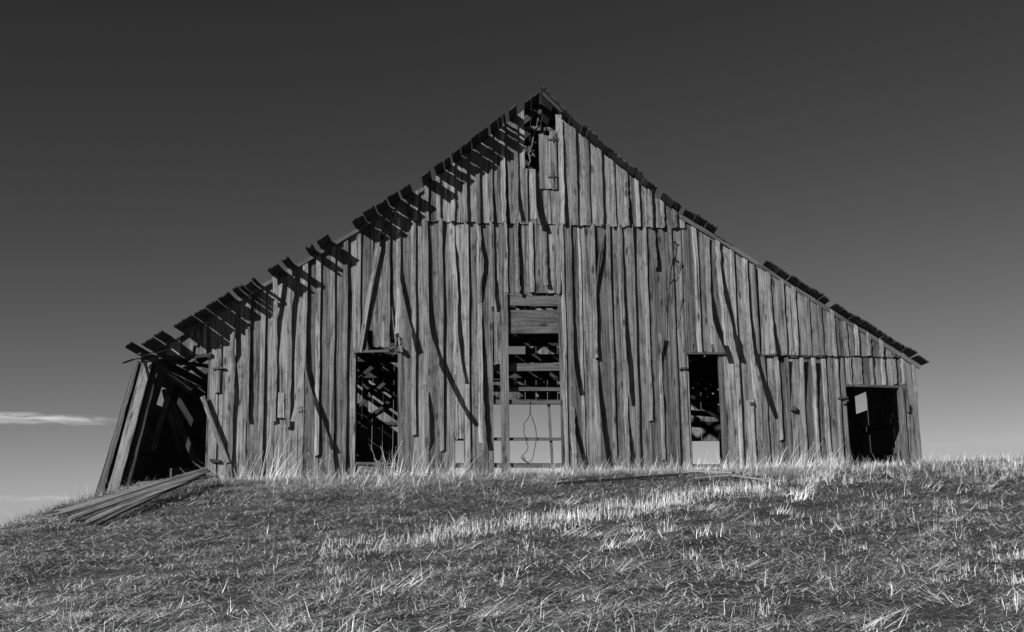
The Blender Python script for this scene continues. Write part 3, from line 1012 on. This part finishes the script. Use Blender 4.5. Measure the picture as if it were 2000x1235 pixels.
edges = [XL0 + 1.0]
x = edges[0]
fixed = sorted([op_c0, op_c1, op_r0, op_r1, w0.x, w1.x])
while x < XR1:
    nx_ = x + random.uniform(0.34, 0.42)
    for f_ in fixed:
        if x + 0.12 < f_ < nx_ + 0.15:
            nx_ = f_
            break
    edges.append(nx_)
    x = nx_
rz = lambda x_: roof_z(x_) - 0.02
for a, b in zip(edges[:-1], edges[1:]):
    m = (a + b) / 2
    b -= random.choice((0.004, 0.006, 0.015))
    if m > 8.2 or rz(m) < 1.0:
        continue
    if op_c0 < m < op_c1:
        if w0.x < m < w1.x:
            rear(a, b, op_ct, w0.z)
            rear(a, b, w1.z, rz)
        else:
            rear(a, b, op_ct, rz)
    elif op_r0 < m < op_r1:
        rear(a, b, op_rt, rz)
    else:
        rear(a, b, gz(m, 15) - 0.3, rz)
for z in (0.9, 2.35, 3.9):
    if z < 2.4:
        beam("girt", (-8.0, YB - 0.05, z), (op_c0 - 0.05, YB - 0.05, z), 0.06, 0.12, ROOFW, barn, nt=2)
        beam("girt", (op_c1 + 0.05, YB - 0.05, z), (op_r0 - 0.03 if z < op_rt else 8.0, YB - 0.05, z), 0.06, 0.12, ROOFW, barn, nt=2)
    else:
        beam("girt", (-4.6, YB - 0.05, z), (4.6, YB - 0.05, z), 0.06, 0.12, ROOFW, barn, nt=2)

# ------------------------------------------------------------------ loose things
# fallen planks at the foot of the left bay
def lying(a, b, w, h, lab, mat=WOOD, name="fallen_plank", cat="plank", group="planks fallen from the barn", lift=0.04, up=Vector((0, 0, 1))):
    A = Vector((a[0], a[1], gz(*a) + lift))
    B = Vector((b[0], b[1], gz(*b) + lift))
    o = beam(name, A, B, w, h, mat, None, up=up, ns=2, nt=5, rag=0.04)
    return tag(o, lab, cat, group)


def ground_hit(u, v):
    lo, hi = 4.0, 60.0
    a, b = (u - 1000) / F, (617.5 - v) / F
    d = Vector((a, CP - b * SP, SP + b * CP))
    t = 6.0
    while t < 60:
        p = CAM + d * t
        if p.z < gz(p.x, p.y):
            return p.x, p.y
        t += 0.03
    return p.x, p.y


FP = [((405, 917), 951, (112, 1011), 0.12, 0.07, "long fallen plank lying uppermost in the heap below the left doorway"),
      ((404, 920), 953, (128, 1016), 0.09, 0.06, "second plank of the fallen heap, just below the uppermost one"),
      ((401, 923), 955, (140, 1020), 0.11, 0.06, "third plank of the fallen heap, in the middle of the fan"),
      ((396, 928), 957, (155, 1025), 0.08, 0.05, "narrow fourth plank of the fallen heap, below the middle of the fan"),
      ((386, 933), 960, (168, 1028), 0.11, 0.05, "fifth plank of the fallen heap, next to the lowest one"),
      ((372, 940), 963, (186, 1031), 0.08, 0.04, "lowest and nearest plank of the heap below the left doorway")]
for k, (a, av, b, w, lb, lab) in enumerate(FP):
    yg = ground_hit(a[0], av)[1]
    A = px(a[0], a[1], yg)
    xb, yb = ground_hit(b[0], b[1])
    B = Vector((xb, yb, gz(xb, yb) + lb))
    need = 0.0
    for q in np.linspace(0.1, 0.9, 9):
        P = A.lerp(B, q)
        need = max(need, (gz(P.x, P.y) + 0.07 - P.z) / math.sin(math.pi * q))
    o = beam("fallen_plank", A, B, w, 0.028, WOOD if k % 2 else BATTEN, None, up=Vector((0.05, -0.80, 0.60)), ns=3, nt=8, rag=0.12, bow=max(0.0, need) + random.uniform(0, 0.05))
    tag(o, lab, "plank", "planks fallen from the barn")


lying(ground_hit(1085, 951), ground_hit(1372, 929), 0.06, 0.05, "long dark pole lying in the straw right of the centre door", ROOFW, "fallen_pole", "pole", None, lift=0.05)
lying(ground_hit(1348, 931), ground_hit(1432, 935), 0.10, 0.03, "pale plank lying in front of the right doorway", PALEW, lift=0.11)
lying(ground_hit(1358, 943), ground_hit(1425, 938), 0.07, 0.03, "short pale plank nearest the camera by the right doorway", PALEW, lift=0.09)
lying(ground_hit(1420, 935), ground_hit(1495, 946), 0.04, 0.03, "thin pale lath lying right of the right doorway", PALEW, "fallen_lath", "lath", lift=0.08)
o = beam("old_beam", px(334, 924, 0.9), px(415, 922, 1.6), 0.20, 0.20, BEAMW, None)
tag(o, "squared old beam lying inside the left doorway, cut end facing out", "beam")
lying((-7.35, 0.35), (-6.5, 0.5), 0.28, 0.05, "flat plank lying on the earth inside the left doorway", WOOD, lift=0.12)
lying((-7.7, 0.1), (-7.1, 0.2), 0.2, 0.06, "short plank on the earth beside the leaning corner", WOOD, lift=0.08)
lying((-6.9, 0.1), (-6.2, -0.15), 0.12, 0.03, "splintered board end poking out at the left doorway threshold", BATTEN, lift=0.16)
lying((-7.55, -0.25), (-6.75, -0.1), 0.10, 0.03, "thin grey slat lying before the leaning corner", BATTEN, lift=0.10)
o = beam("leaning_plank", px(700, 838, 1.0), px(726, 935, 0.6), 0.30, 0.04, ROOFW, None, up=Vector((0, -1, 0)), ns=2, rag=0.02)
tag(o, "dark wide plank leaning inside the low doorway", "plank")

# wire loop hanging in the centre door
def upx(pts, y):
    return [px(u, v) + Vector((0, y, 0)) for u, v in pts]


wl0 = empty("wire_loop", px(1035.5, 788) + Vector((0, 0.05, 0)))
tag(wl0, "thin twisted wire loop hanging in the centre doorway against the sky", "wire")
tube("hanger", upx([(1035.5, 784), (1035.6, 806)], 0.04), 0.012, IRON, wl0)
tube("loop", upx([(1035.6, 806), (1033, 813), (1030, 820), (1024, 825), (1022.5, 829), (1024, 836), (1023, 845), (1025.5, 853), (1027.5, 858), (1029, 866), (1031.5, 873), (1030, 879),
                  (1024, 886), (1018, 892), (1019, 896), (1024, 900), (1030, 904), (1032, 906)], 0.03), 0.009, IRON, wl0)
tube("loop", upx([(1035.6, 806), (1040, 818), (1045, 832), (1047.5, 846), (1047.5, 858), (1045, 873), (1042, 888), (1039, 899), (1034, 903), (1029, 902), (1024, 898), (1020, 893), (1023, 892), (1025, 897)], 0.03), 0.009, IRON, wl0)

hw = empty("hanging_wire", px(1320, 475) + Vector((0, -0.05, 0)))
tag(hw, "loose rusty wire dangling from two pegs on the boards right of centre", "wire")
tube("strand", upx([(1318, 474), (1314, 500), (1309, 530), (1306, 560), (1300, 582), (1298.5, 610), (1298, 650), (1295, 700)], -0.06), 0.007, IRON, hw)
tube("strand", upx([(1330, 514), (1322, 536), (1312, 550), (1305, 558)], -0.06), 0.007, IRON, hw)
tube("strand", upx([(1333, 582), (1328, 603), (1324, 622), (1320, 640)], -0.05), 0.006, IRON, hw)
tube("peg", [px(1317, 474) + Vector((0, 0, 0)), px(1317, 474) + Vector((0, -0.13, 0))], 0.016, IRON, hw)
tube("peg", [px(1316, 506) + Vector((0, 0, 0)), px(1316, 506) + Vector((0, -0.14, 0))], 0.018, IRON, hw)

# dark clod of earth in the stubble
hx, hy = ground_hit(1731, 938)
vs, fs = [], []
for j in range(6):
    th = math.pi * 0.55 * j / 5
    for i in range(9):
        ph = 2 * math.pi * i / 9
        rr = 0.11 * (1 + random.uniform(-0.25, 0.25))
        vs.append(Vector((hx + rr * math.sin(th) * math.cos(ph), hy + rr * math.sin(th) * math.sin(ph), gz(hx, hy) + 0.01 + rr * 0.9 * math.cos(th))))
for j in range(5):
    for i in range(9):
        fs.append((j * 9 + i, j * 9 + (i + 1) % 9, (j + 1) * 9 + (i + 1) % 9, (j + 1) * 9 + i))
o = mesh_obj("clod", vs, fs, IRON, None)
tag(o, "dark lump of earth sitting in the stubble before the far right doorway", "clod")


# ------------------------------------------------------------------ grass, straw and stubble
def blades(name, base, heading, length, width, lean_, curl, tint, mat, seg=2, kind='stuff', parent=None, twist=None):
    """ribbon blades; all arguments are arrays of one length"""
    n_ = len(base)
    rowsv = []
    hx_, hy_ = np.cos(heading), np.sin(heading)
    tw = heading + math.pi / 2 if twist is None else twist
    wx, wy = np.cos(tw), np.sin(tw)
    for j in range(seg + 1):
        q = j / seg
        ang = lean_ + curl * q           # from the vertical
        # integrate along the arc
        m = 6
        qs = (np.arange(m) + 0.5) / m * q
        hor = np.mean([np.sin(lean_ + curl * k) for k in qs], 0) * q * length
        ver = np.mean([np.cos(lean_ + curl * k) for k in qs], 0) * q * length
        c = base + np.stack([hx_ * hor, hy_ * hor, ver], 1)
        ww = width * (1 - 0.75 * q) * 0.5
        off = np.stack([wx * ww, wy * ww, np.zeros(n_)], 1)
        rowsv.append(c - off)
        rowsv.append(c + off)
    V = np.stack(rowsv, 1).reshape(-1, 3)
    k = 2 * (seg + 1)
    b0 = (np.arange(n_) * k)[:, None]
    quads = np.concatenate([b0 + np.array([[2 * j, 2 * j + 1, 2 * j + 3, 2 * j + 2]]) for j in range(seg)], 1).reshape(-1, 4)
    me = bpy.data.meshes.new(name)
    org = np.array(parent.location) if parent is not None else np.zeros(3)
    me.vertices.add(len(V))
    me.vertices.foreach_set("co", (V - org).astype(np.float32).ravel())
    me.loops.add(quads.size)
    me.loops.foreach_set("vertex_index", quads.astype(np.int32).ravel())
    me.polygons.add(len(quads))
    me.polygons.foreach_set("loop_start", np.arange(0, quads.size, 4, dtype=np.int32))
    me.update(calc_edges=True)
    at = me.attributes.new("tint", 'FLOAT', 'POINT')
    at.data.foreach_set("value", np.repeat(tint, k).astype(np.float32))
    me.materials.append(mat)
    o = bpy.data.objects.new(name, me)
    COL.objects.link(o)
    if parent is not None:
        o.parent = parent
    if kind:
        tag(o, kind=kind)
    return o


def snoise(x, y, s, ph=0.0):
    v = 0
    for k in range(5):
        f_ = s * (1.0 + 0.63 * k)
        a = 2.399 * k + ph
        v = v + np.sin(f_ * (x * math.cos(a) + y * math.sin(a)) + 1.7 * k + ph * 3) * np.cos(f_ * 0.8 * (x * math.sin(a * 1.3) - y * math.cos(a * 1.3)) + ph)
    return v / 2.2


def scatter(n_, ylo=-17.5, yhi=1.0, fall=1.0):
    """points in the wedge of ground the camera sees, denser near it"""
    u_ = rng.random(n_)
    d = 7.5 + (25 + yhi - 7.5) * u_ ** fall
    y_ = d - 25.0
    x_ = (rng.random(n_) * 2 - 1) * (d * 0.4255 * 1.18 + 1.3)
    return x_, y_


def ground_pts(x_, y_, sink=0.0):
    return np.stack([x_, y_, ground_z(x_, y_) - sink], 1)


S1 = np.array(ground_hit(960, 1032))
S2 = np.array(ground_hit(1640, 925))
dr = (S2 - S1) / np.linalg.norm(S2 - S1)
nr = np.array([dr[1], -dr[0]])


def roww(x_, y_):
    return (x_ - S1[0]) * nr[0] + (y_ - S1[1]) * nr[1]


def rowl(x_, y_):
    return (x_ - S1[0]) * dr[0] + (y_ - S1[1]) * dr[1]


# short grass over everything: dark growing patches, paler withered ones
n_ = 580000
x_, y_ = scatter(n_, fall=0.9)
pat = 0.5 * snoise(x_, y_, 1.1, 4) + 0.5 * snoise(x_, y_ * 1.3, 3.1, 2) + 0.35 * snoise(x_, y_, 8.0, 6)
keep = rng.random(n_) < np.clip(0.75 + 0.3 * pat, 0.3, 1)
x_, y_, pat = x_[keep], y_[keep], pat[keep]
dry = pat + rng.normal(0, 0.55, len(x_)) - 0.18 + 0.20 * (roww(x_, y_) < -0.3)
for nm, k_, mt, lo, hi in (("short_grass", dry < 0.25, GRASS, 0.015, 0.055), ("withered_grass", dry >= 0.25, STRAW, 0.05, 0.17)):
    xx, yy, pp = x_[k_], y_[k_], pat[k_]
    m = len(xx)
    tint = np.clip((0.40 if mt is GRASS else 0.22) + 0.15 * pp + rng.normal(0, 0.2, m), 0, 1)
    blades(nm, ground_pts(xx, yy, 0.005), rng.random(m) * 6.283, rng.uniform(lo, hi, m), rng.uniform(0.003, 0.006, m), rng.uniform(0.6 if mt is GRASS else 1.0, 1.5, m), rng.uniform(-0.5, 1.0, m), tint, mt, seg=1 if mt is GRASS else 2)

# straw litter lying on top, most of it flat
n_ = 780000
x_, y_ = scatter(n_, fall=0.95)
w_ = roww(x_, y_)
dens = 0.40 + 0.26 * snoise(x_, y_, 1.3, 1) + 0.28 * snoise(x_, y_, 3.6, 3) + 0.25 * snoise(x_, y_, 9.0, 5) + 0.25 * np.exp(-((x_ - 9.5) / 2.5) ** 2) + 0.25 * np.exp(-((w_ - 0.1) / 0.8) ** 2) + 0.20 * np.clip(-w_ / 2, 0, 1)
dens = dens + 0.30 * np.exp(-((y_ + 0.6) / 1.0) ** 2)
keep = rng.random(n_) < np.clip(dens, 0.05, 1)
x_, y_ = x_[keep], y_[keep]
m = len(x_)
b0 = ground_pts(x_, y_, 0.0)
b0[:, 2] += rng.uniform(0.010, 0.05, m)
ln = np.clip(rng.gamma(1.8, 0.058, m), 0.025, 0.5)
swirl = 2.2 * snoise(x_, y_, 1.6, 9)
blades("straw_litter", b0, swirl + rng.normal(0.2, 0.8, m) + np.where(rng.random(m) < 0.5, 0, math.pi), ln, rng.uniform(0.0030, 0.0068, m) * np.where(rng.random(m) < 0.06, 1.6, 1), rng.normal(1.53, 0.13, m), rng.normal(0, 0.2, m),
       np.clip(rng.normal(0.24, 0.18, m) + np.where(rng.random(m) < 0.42, 0.52, 0), 0, 1), STRAW, seg=1)

# cut stubble: a dense strip along the field edge, then sparse leaning clumps in rows
bx, by, bl, bt = [], [], [], []
n_ = 15000
l_ = rng.uniform(-4.5, 13.5, n_)
ww_ = rng.normal(0.05, 0.30, n_) * np.where(rng.random(n_) < 0.25, 2.6, 1.0) + 0.10 * np.sin(l_ * 1.1) + 0.06 * np.sin(l_ * 3.7)
cl = snoise(l_ * 1.0, ww_ * 2.0, 2.0, 3) + 0.7 * snoise(l_, ww_, 9.0, 1)
k1 = rng.random(n_) < np.clip(0.36 + 0.55 * cl, 0.02, 1) * np.clip(1.0 - np.clip(-l_ + 1.0, 0, 9) / 5.0, 0, 1)
l_, ww_ = l_[k1], ww_[k1]
bx.append(S1[0] + dr[0] * l_ + nr[0] * ww_)
by.append(S1[1] + dr[1] * l_ + nr[1] * ww_)
bl.append(rng.uniform(0.04, 0.17, len(l_)) * np.where(rng.random(len(l_)) < 0.04, 1.6, 1))
bt.append(np.clip(rng.normal(0.58, 0.27, len(l_)), 0, 1))
nc = 1700                                             # clumps
xc, yc = scatter(nc, yhi=3)
wc = roww(xc, yc)
kc = (wc > 0.5) & (snoise(xc, yc, 1.2, 6) + 0.5 * snoise(xc, yc, 4.0, 7) > -0.25)
wq = (np.round(wc / 0.55) * 0.55 - wc) * 0.8          # pull the clumps towards the drill rows
xc, yc = (xc + nr[0] * wq)[kc], (yc + nr[1] * wq)[kc]
per = rng.integers(3, 16, len(xc))
X2 = np.repeat(xc, per) + rng.normal(0, 0.06, per.sum())
Y2 = np.repeat(yc, per) + rng.normal(0, 0.05, per.sum())
bx.append(X2); by.append(Y2)
bl.append(np.clip(rng.gamma(3.5, 0.026, len(X2)), 0.03, 0.24))
bt.append(np.clip(np.repeat(rng.normal(0.55, 0.22, len(xc)), per) + rng.normal(0, 0.2, len(X2)), 0, 1))
X = np.concatenate(bx); Y = np.concatenate(by); Ln = np.concatenate(bl); T = np.concatenate(bt)
m = len(X)
n1 = len(l_)
lean_s = np.abs(rng.normal(0.0, 0.4, m))
lean_s[n1:] = np.abs(np.repeat(rng.normal(0.45, 0.4, len(xc)), per) + rng.normal(0, 0.25, m - n1))
head_s = rng.normal(0.4, 1.5, m)
head_s[n1:] = np.repeat(rng.random(len(xc)) * 6.283, per) + rng.normal(0, 0.6, m - n1)
blades("stubble", ground_pts(X, Y, 0.01), head_s, Ln, rng.uniform(0.003, 0.0065, m), lean_s, rng.normal(0, 0.2, m), T, STRAW, seg=1, twist=rng.normal(0.0, 0.6, m))

# long bleached grass matted down along the foot of the wall
n_ = 190000
x_ = rng.uniform(-8.0, 9.5, n_)
y_ = -0.02 - np.abs(rng.normal(0, 1, n_)) * np.where(x_ < 0.8, 1.35, 0.62)
dens = 0.26 - 0.40 * (x_ < -5.6) + 0.42 * snoise(x_, y_ * 0.6, 1.4, 8) + 0.40 * snoise(x_, y_, 4.0, 9) + 0.30 * snoise(x_, y_, 9.0, 1)
dens = dens + 0.8 * np.exp(-((x_ - 2.0) / 1.5) ** 2) * (y_ > -1.0) + 0.5 * np.exp(-((x_ - 6.0) / 1.0) ** 2) + 0.35 * np.exp(-((x_ + 4.0) / 1.5) ** 2) + 0.30 * np.exp(-((x_ + 1.8) / 1.8) ** 2)
keep = rng.random(n_) < np.clip(dens, 0.03, 1)
x_, y_ = x_[keep], y_[keep]
m = len(x_)
b0 = ground_pts(x_, y_, 0.01)
b0[:, 2] += rng.uniform(0, 0.05, m)
swirl = 1.6 * snoise(x_, y_, 1.9, 4)
blades("long_dry_grass", b0, swirl + rng.normal(-0.2, 0.7, m) + np.where(rng.random(m) < 0.5, 0, math.pi), rng.uniform(0.08, 0.40, m), rng.uniform(0.003, 0.007, m),
       np.where(rng.random(m) < 0.05, rng.uniform(0.4, 1.1, m), rng.uniform(1.2, 1.56, m)), rng.uniform(0.0, 0.4, m), np.clip(rng.normal(0.55, 0.28, m) + 0.1 * (x_ > 0.8), 0, 1), STRAW, seg=2)

# swept bundles of straw lying in the field
nb = 330
xc, yc = scatter(nb, yhi=-1.0)
kb = roww(xc, yc) > -1.5
xc, yc = xc[kb], yc[kb]
per = rng.integers(6, 26, len(xc))
X2 = np.repeat(xc, per) + rng.normal(0, 0.09, per.sum())
Y2 = np.repeat(yc, per) + rng.normal(0, 0.07, per.sum())
m = len(X2)
b0 = ground_pts(X2, Y2, 0.0)
b0[:, 2] += rng.uniform(0.02, 0.07, m)
blades("straw_bundles", b0, np.repeat(rng.normal(0.4, 0.9, len(xc)), per) + rng.normal(0, 0.28, m), rng.uniform(0.10, 0.42, m), rng.uniform(0.004, 0.008, m),
       np.repeat(rng.normal(1.42, 0.18, len(xc)), per) + rng.normal(0, 0.1, m), rng.normal(0.05, 0.15, m), np.clip(rng.normal(0.62, 0.25, m), 0, 1), STRAW, seg=2)

# darker clumps of living weeds
nc = 420
xc, yc = scatter(nc, yhi=0.2)
kc = snoise(xc, yc, 0.9, 2) > -0.35
xc, yc = xc[kc], yc[kc]
per = rng.integers(20, 90, len(xc))
rad_ = np.repeat(rng.uniform(0.04, 0.16, len(xc)), per)
X2 = np.repeat(xc, per) + rng.normal(0, 1, per.sum()) * rad_
Y2 = np.repeat(yc, per) + rng.normal(0, 1, per.sum()) * rad_
m = len(X2)
blades("weed_clumps", ground_pts(X2, Y2, 0.01), rng.random(m) * 6.283, rng.uniform(0.04, 0.14, m), rng.uniform(0.004, 0.008, m), rng.uniform(0.1, 1.0, m), rng.uniform(0.1, 1.0, m),
       np.clip(np.repeat(rng.normal(0.12, 0.15, len(xc)), per) + rng.normal(0, 0.12, m), 0, 1), GRASS, seg=2)

# grassy shoulder on the left and crest on the right
n_ = 30000
x_ = np.concatenate([rng.uniform(-13.5, -5.5, n_ // 2), rng.uniform(8.0, 13.0, n_ // 2)])
y_ = rng.uniform(-3.5, 2.5, n_)
keep = rng.random(n_) < np.clip(0.45 + 0.5 * snoise(x_, y_, 2.5, 5), 0.08, 1)
x_, y_ = x_[keep], y_[keep]
m = len(x_)
blades("shoulder_grass", ground_pts(x_, y_, 0.01), rng.random(m) * 6.283, rng.uniform(0.06, 0.24, m), rng.uniform(0.004, 0.008, m), rng.uniform(0.1, 0.9, m), rng.uniform(0, 0.9, m),
       np.clip(np.where(x_ < 0, rng.normal(-0.05, 0.16, m), rng.normal(0.35, 0.3, m)), 0, 1), STRAW, seg=2)


# tufts one can pick out along the wall
def tuft(u, v, n_, h, heading, spread, lean0, lab, bright=0.6, y=-0.18, rad=0.26):
    n_ = int(n_ * 0.55)
    p = px(u, v, y)
    x0 = p.x
    e = empty("grass_tuft", Vector((x0, y, gz(x0, y))))
    tag(e, lab, "grass tuft", "dry grass tufts along the barn")
    bx_ = np.stack([x0 + rng.normal(0, rad, n_), y + rng.normal(0, rad * 0.6, n_), np.zeros(n_)], 1)
    bx_[:, 2] = ground_z(bx_[:, 0], bx_[:, 1]) - 0.01
    hd_ = heading + rng.normal(0, spread, n_)
    b_ = blades("stalk", bx_, hd_, h * (0.2 + 0.8 * rng.random(n_) ** 1.6), rng.uniform(0.0035, 0.007, n_), np.abs(rng.normal(lean0, 0.2, n_)), rng.uniform(-0.1, 0.5, n_),
                np.clip(rng.normal(bright, 0.2, n_), 0, 1), STRAW, seg=4, kind='stuff', parent=e, twist=rng.normal(0.0, 0.4, n_))
    return e


tuft(555, 925, 90, 1.0, 0.0, 0.5, 0.45, "tall bleached tuft leaning right over the boards left of the low doorway", 0.75)
tuft(505, 925, 45, 0.8, 0.2, 0.9, 0.3, "thin tall tuft left of the leaning bleached tuft")
tuft(475, 928, 50, 0.6, 3.0, 1.2, 0.3, "grass tuft at the foot of the wall beside the leaning prop")
tuft(425, 930, 60, 0.75, 3.0, 0.5, 1.0, "flattened tuft at the end of the fallen planks")
tuft(690, 922, 40, 0.5, 0.3, 1.0, 0.35, "small tuft at the left jamb of the low doorway")
tuft(765, 920, 110, 0.85, 0.6, 1.5, 0.35, "thick tuft growing at the right jamb of the low doorway", 0.7)
tuft(835, 918, 70, 0.75, 0.3, 1.3, 0.35, "dry tuft under the long fallen batten left of centre")
tuft(895, 916, 80, 0.7, 0.0, 1.2, 0.4, "dry tuft in front of the broken board left of centre")
tuft(1095, 915, 60, 0.4, 0.3, 1.3, 0.5, "low tuft at the right post of the centre doorway")
tuft(1140, 913, 60, 0.5, 0.3, 1.0, 0.55, "spiky tuft right of the centre doorway")
tuft(1200, 912, 60, 0.75, 0.2, 0.8, 0.5, "thin tuft with long stalks below the middle boards")
tuft(1335, 910, 90, 0.5, 0.5, 1.2, 0.45, "bleached tuft at the left jamb of the right doorway", 0.8)
tuft(1445, 908, 100, 0.6, 0.6, 1.1, 0.4, "bleached tuft right of the right doorway", 0.8)
tuft(1560, 908, 120, 0.85, 0.1, 0.5, 0.4, "tall bleached tuft leaning right before the lean-to boards", 0.8)
tuft(1500, 908, 70, 0.5, 0.3, 1.3, 0.4, "medium tuft left of the tall leaning one by the lean-to")
tuft(1700, 908, 40, 0.35, 1.5, 1.5, 0.4, "sparse tuft on the sill of the far right doorway", 0.3)
tuft(1880, 900, 30, 0.45, 1.5, 1.5, 0.4, "wispy weed on the crest right of the barn", 0.3, y=0.5)
tuft(130, 1000, 40, 0.7, 2.6, 1.0, 0.35, "wispy weed on the slope left of the leaning corner", 0.15, y=0.0, rad=0.5)
tuft(170, 975, 60, 0.55, 2.4, 1.0, 0.3, "dark tuft at the foot of the leaning corner", 0.15, y=0.0, rad=0.25)
tuft(20, 1035, 40, 0.6, 2.0, 1.2, 0.4, "dark weed at the far left edge of the slope", 0.1, y=-0.2, rad=0.4)

# fuzzy dry bush by the far right doorway
p = px(1625, 908, -0.2)
e = empty("dry_bush", Vector((p.x, -0.2, gz(p.x, -0.2))))
tag(e, "fuzzy pale dry bush left of the far right doorway", "bush")
n_ = 900
bb = np.stack([p.x + rng.normal(0, 0.22, n_), -0.2 + rng.normal(0, 0.12, n_), np.zeros(n_)], 1)
bb[:, 2] = ground_z(bb[:, 0], bb[:, 1]) + np.abs(rng.normal(0, 0.12, n_))
blades("twig", bb, rng.random(n_) * 6.283, rng.uniform(0.06, 0.2, n_), np.full(n_, 0.004), rng.uniform(0, 1.2, n_), rng.uniform(-0.5, 0.8, n_), np.clip(rng.normal(0.5, 0.2, n_), 0, 1), STRAW, seg=2,
       kind='stuff', parent=e)

# ------------------------------------------------------------------ thin cloud streaks low in the sky, far behind the barn
CY = 1500.0


def cloud(name, u, v, half, tall, deep, dens, tilt_, lab, seed):
    c0 = px(u, v, CY)
    m = bpy.data.materials.new("cloud_vapour")
    m.use_nodes = True
    nt = m.node_tree
    nt.nodes.clear()
    co = nt.nodes.new("ShaderNodeOutputMaterial")
    pv = nt.nodes.new("ShaderNodeVolumePrincipled")
    pv.inputs['Color'].default_value = (1, 1, 1, 1)
    pv.inputs['Anisotropy'].default_value = 0.0
    tc = nt.nodes.new("ShaderNodeTexCoord")
    mp = nt.nodes.new("ShaderNodeVectorMath")
    mp.operation = 'MULTIPLY_ADD'
    mp.inputs[1].default_value = (0.026, 0.03, 0.24)
    mp.inputs[2].default_value = (seed, 0, 0)
    nt.links.new(tc.outputs['Object'], mp.inputs[0])
    nz = nt.nodes.new("ShaderNodeTexNoise")
    nz.inputs['Scale'].default_value = 1.0
    nz.inputs['Detail'].default_value = 6.0
    nz.inputs['Roughness'].default_value = 0.65
    nz.inputs['Distortion'].default_value = 0.7
    nt.links.new(mp.outputs[0], nz.inputs['Vector'])
    sx = nt.nodes.new("ShaderNodeSeparateXYZ")
    nt.links.new(tc.outputs['Object'], sx.inputs[0])
    zc = mth(nt, 'SUBTRACT', sx.outputs[2], mth(nt, 'MULTIPLY', sx.outputs[0], tilt_))
    r2 = mth(nt, 'ADD', mth(nt, 'POWER', mth(nt, 'DIVIDE', mth(nt, 'ABSOLUTE', zc), tall), 2), mth(nt, 'POWER', mth(nt, 'DIVIDE', mth(nt, 'ABSOLUTE', sx.outputs[1]), deep), 2))
    r2 = mth(nt, 'ADD', r2, mth(nt, 'POWER', mth(nt, 'DIVIDE', mth(nt, 'ABSOLUTE', sx.outputs[0]), half), 4))
    core = mth(nt, 'SUBTRACT', 1.0, r2, clamp=True)
    dn = mth(nt, 'MULTIPLY', mth(nt, 'POWER', core, 1.4), ramp(nt, nz.outputs[0], [(0.42, 0.0), (0.70, 1.0)]))
    nt.links.new(mth(nt, 'MULTIPLY', dn, dens), pv.inputs['Density'])
    nt.links.new(pv.outputs[0], co.inputs['Volume'])
    vs, fs = [], []
    NR, NS = 24, 14
    for j in range(NR + 1):
        q = j / NR
        xx = -half + 2 * half * q
        rr = max(0.05, math.sin(math.pi * q)) ** 0.4
        for i in range(NS):
            an = 2 * math.pi * i / NS
            vs.append(c0 + Vector((xx, deep * rr * math.cos(an), tall * rr * math.sin(an) + tilt_ * xx)))
    for j in range(NR):
        for i in range(NS):
            fs.append((j * NS + i, j * NS + (i + 1) % NS, (j + 1) * NS + (i + 1) % NS, (j + 1) * NS + i))
    fs.append(tuple(range(NS))[::-1])
    fs.append(tuple(NR * NS + i for i in range(NS)))
    return tag(mesh_obj(name, vs, fs, m, None, origin=c0), lab, "cloud")


cloud("cloud", -40, 815, 190, 9.5, 26, 0.046, -0.030, "thin white streak of cloud low in the sky left of the barn", 3.0)
cloud("cloud", 60, 974, 170, 4.5, 22, 0.012, 0.0, "faint thin streak of cloud just above the slope at the far left", 11.0)
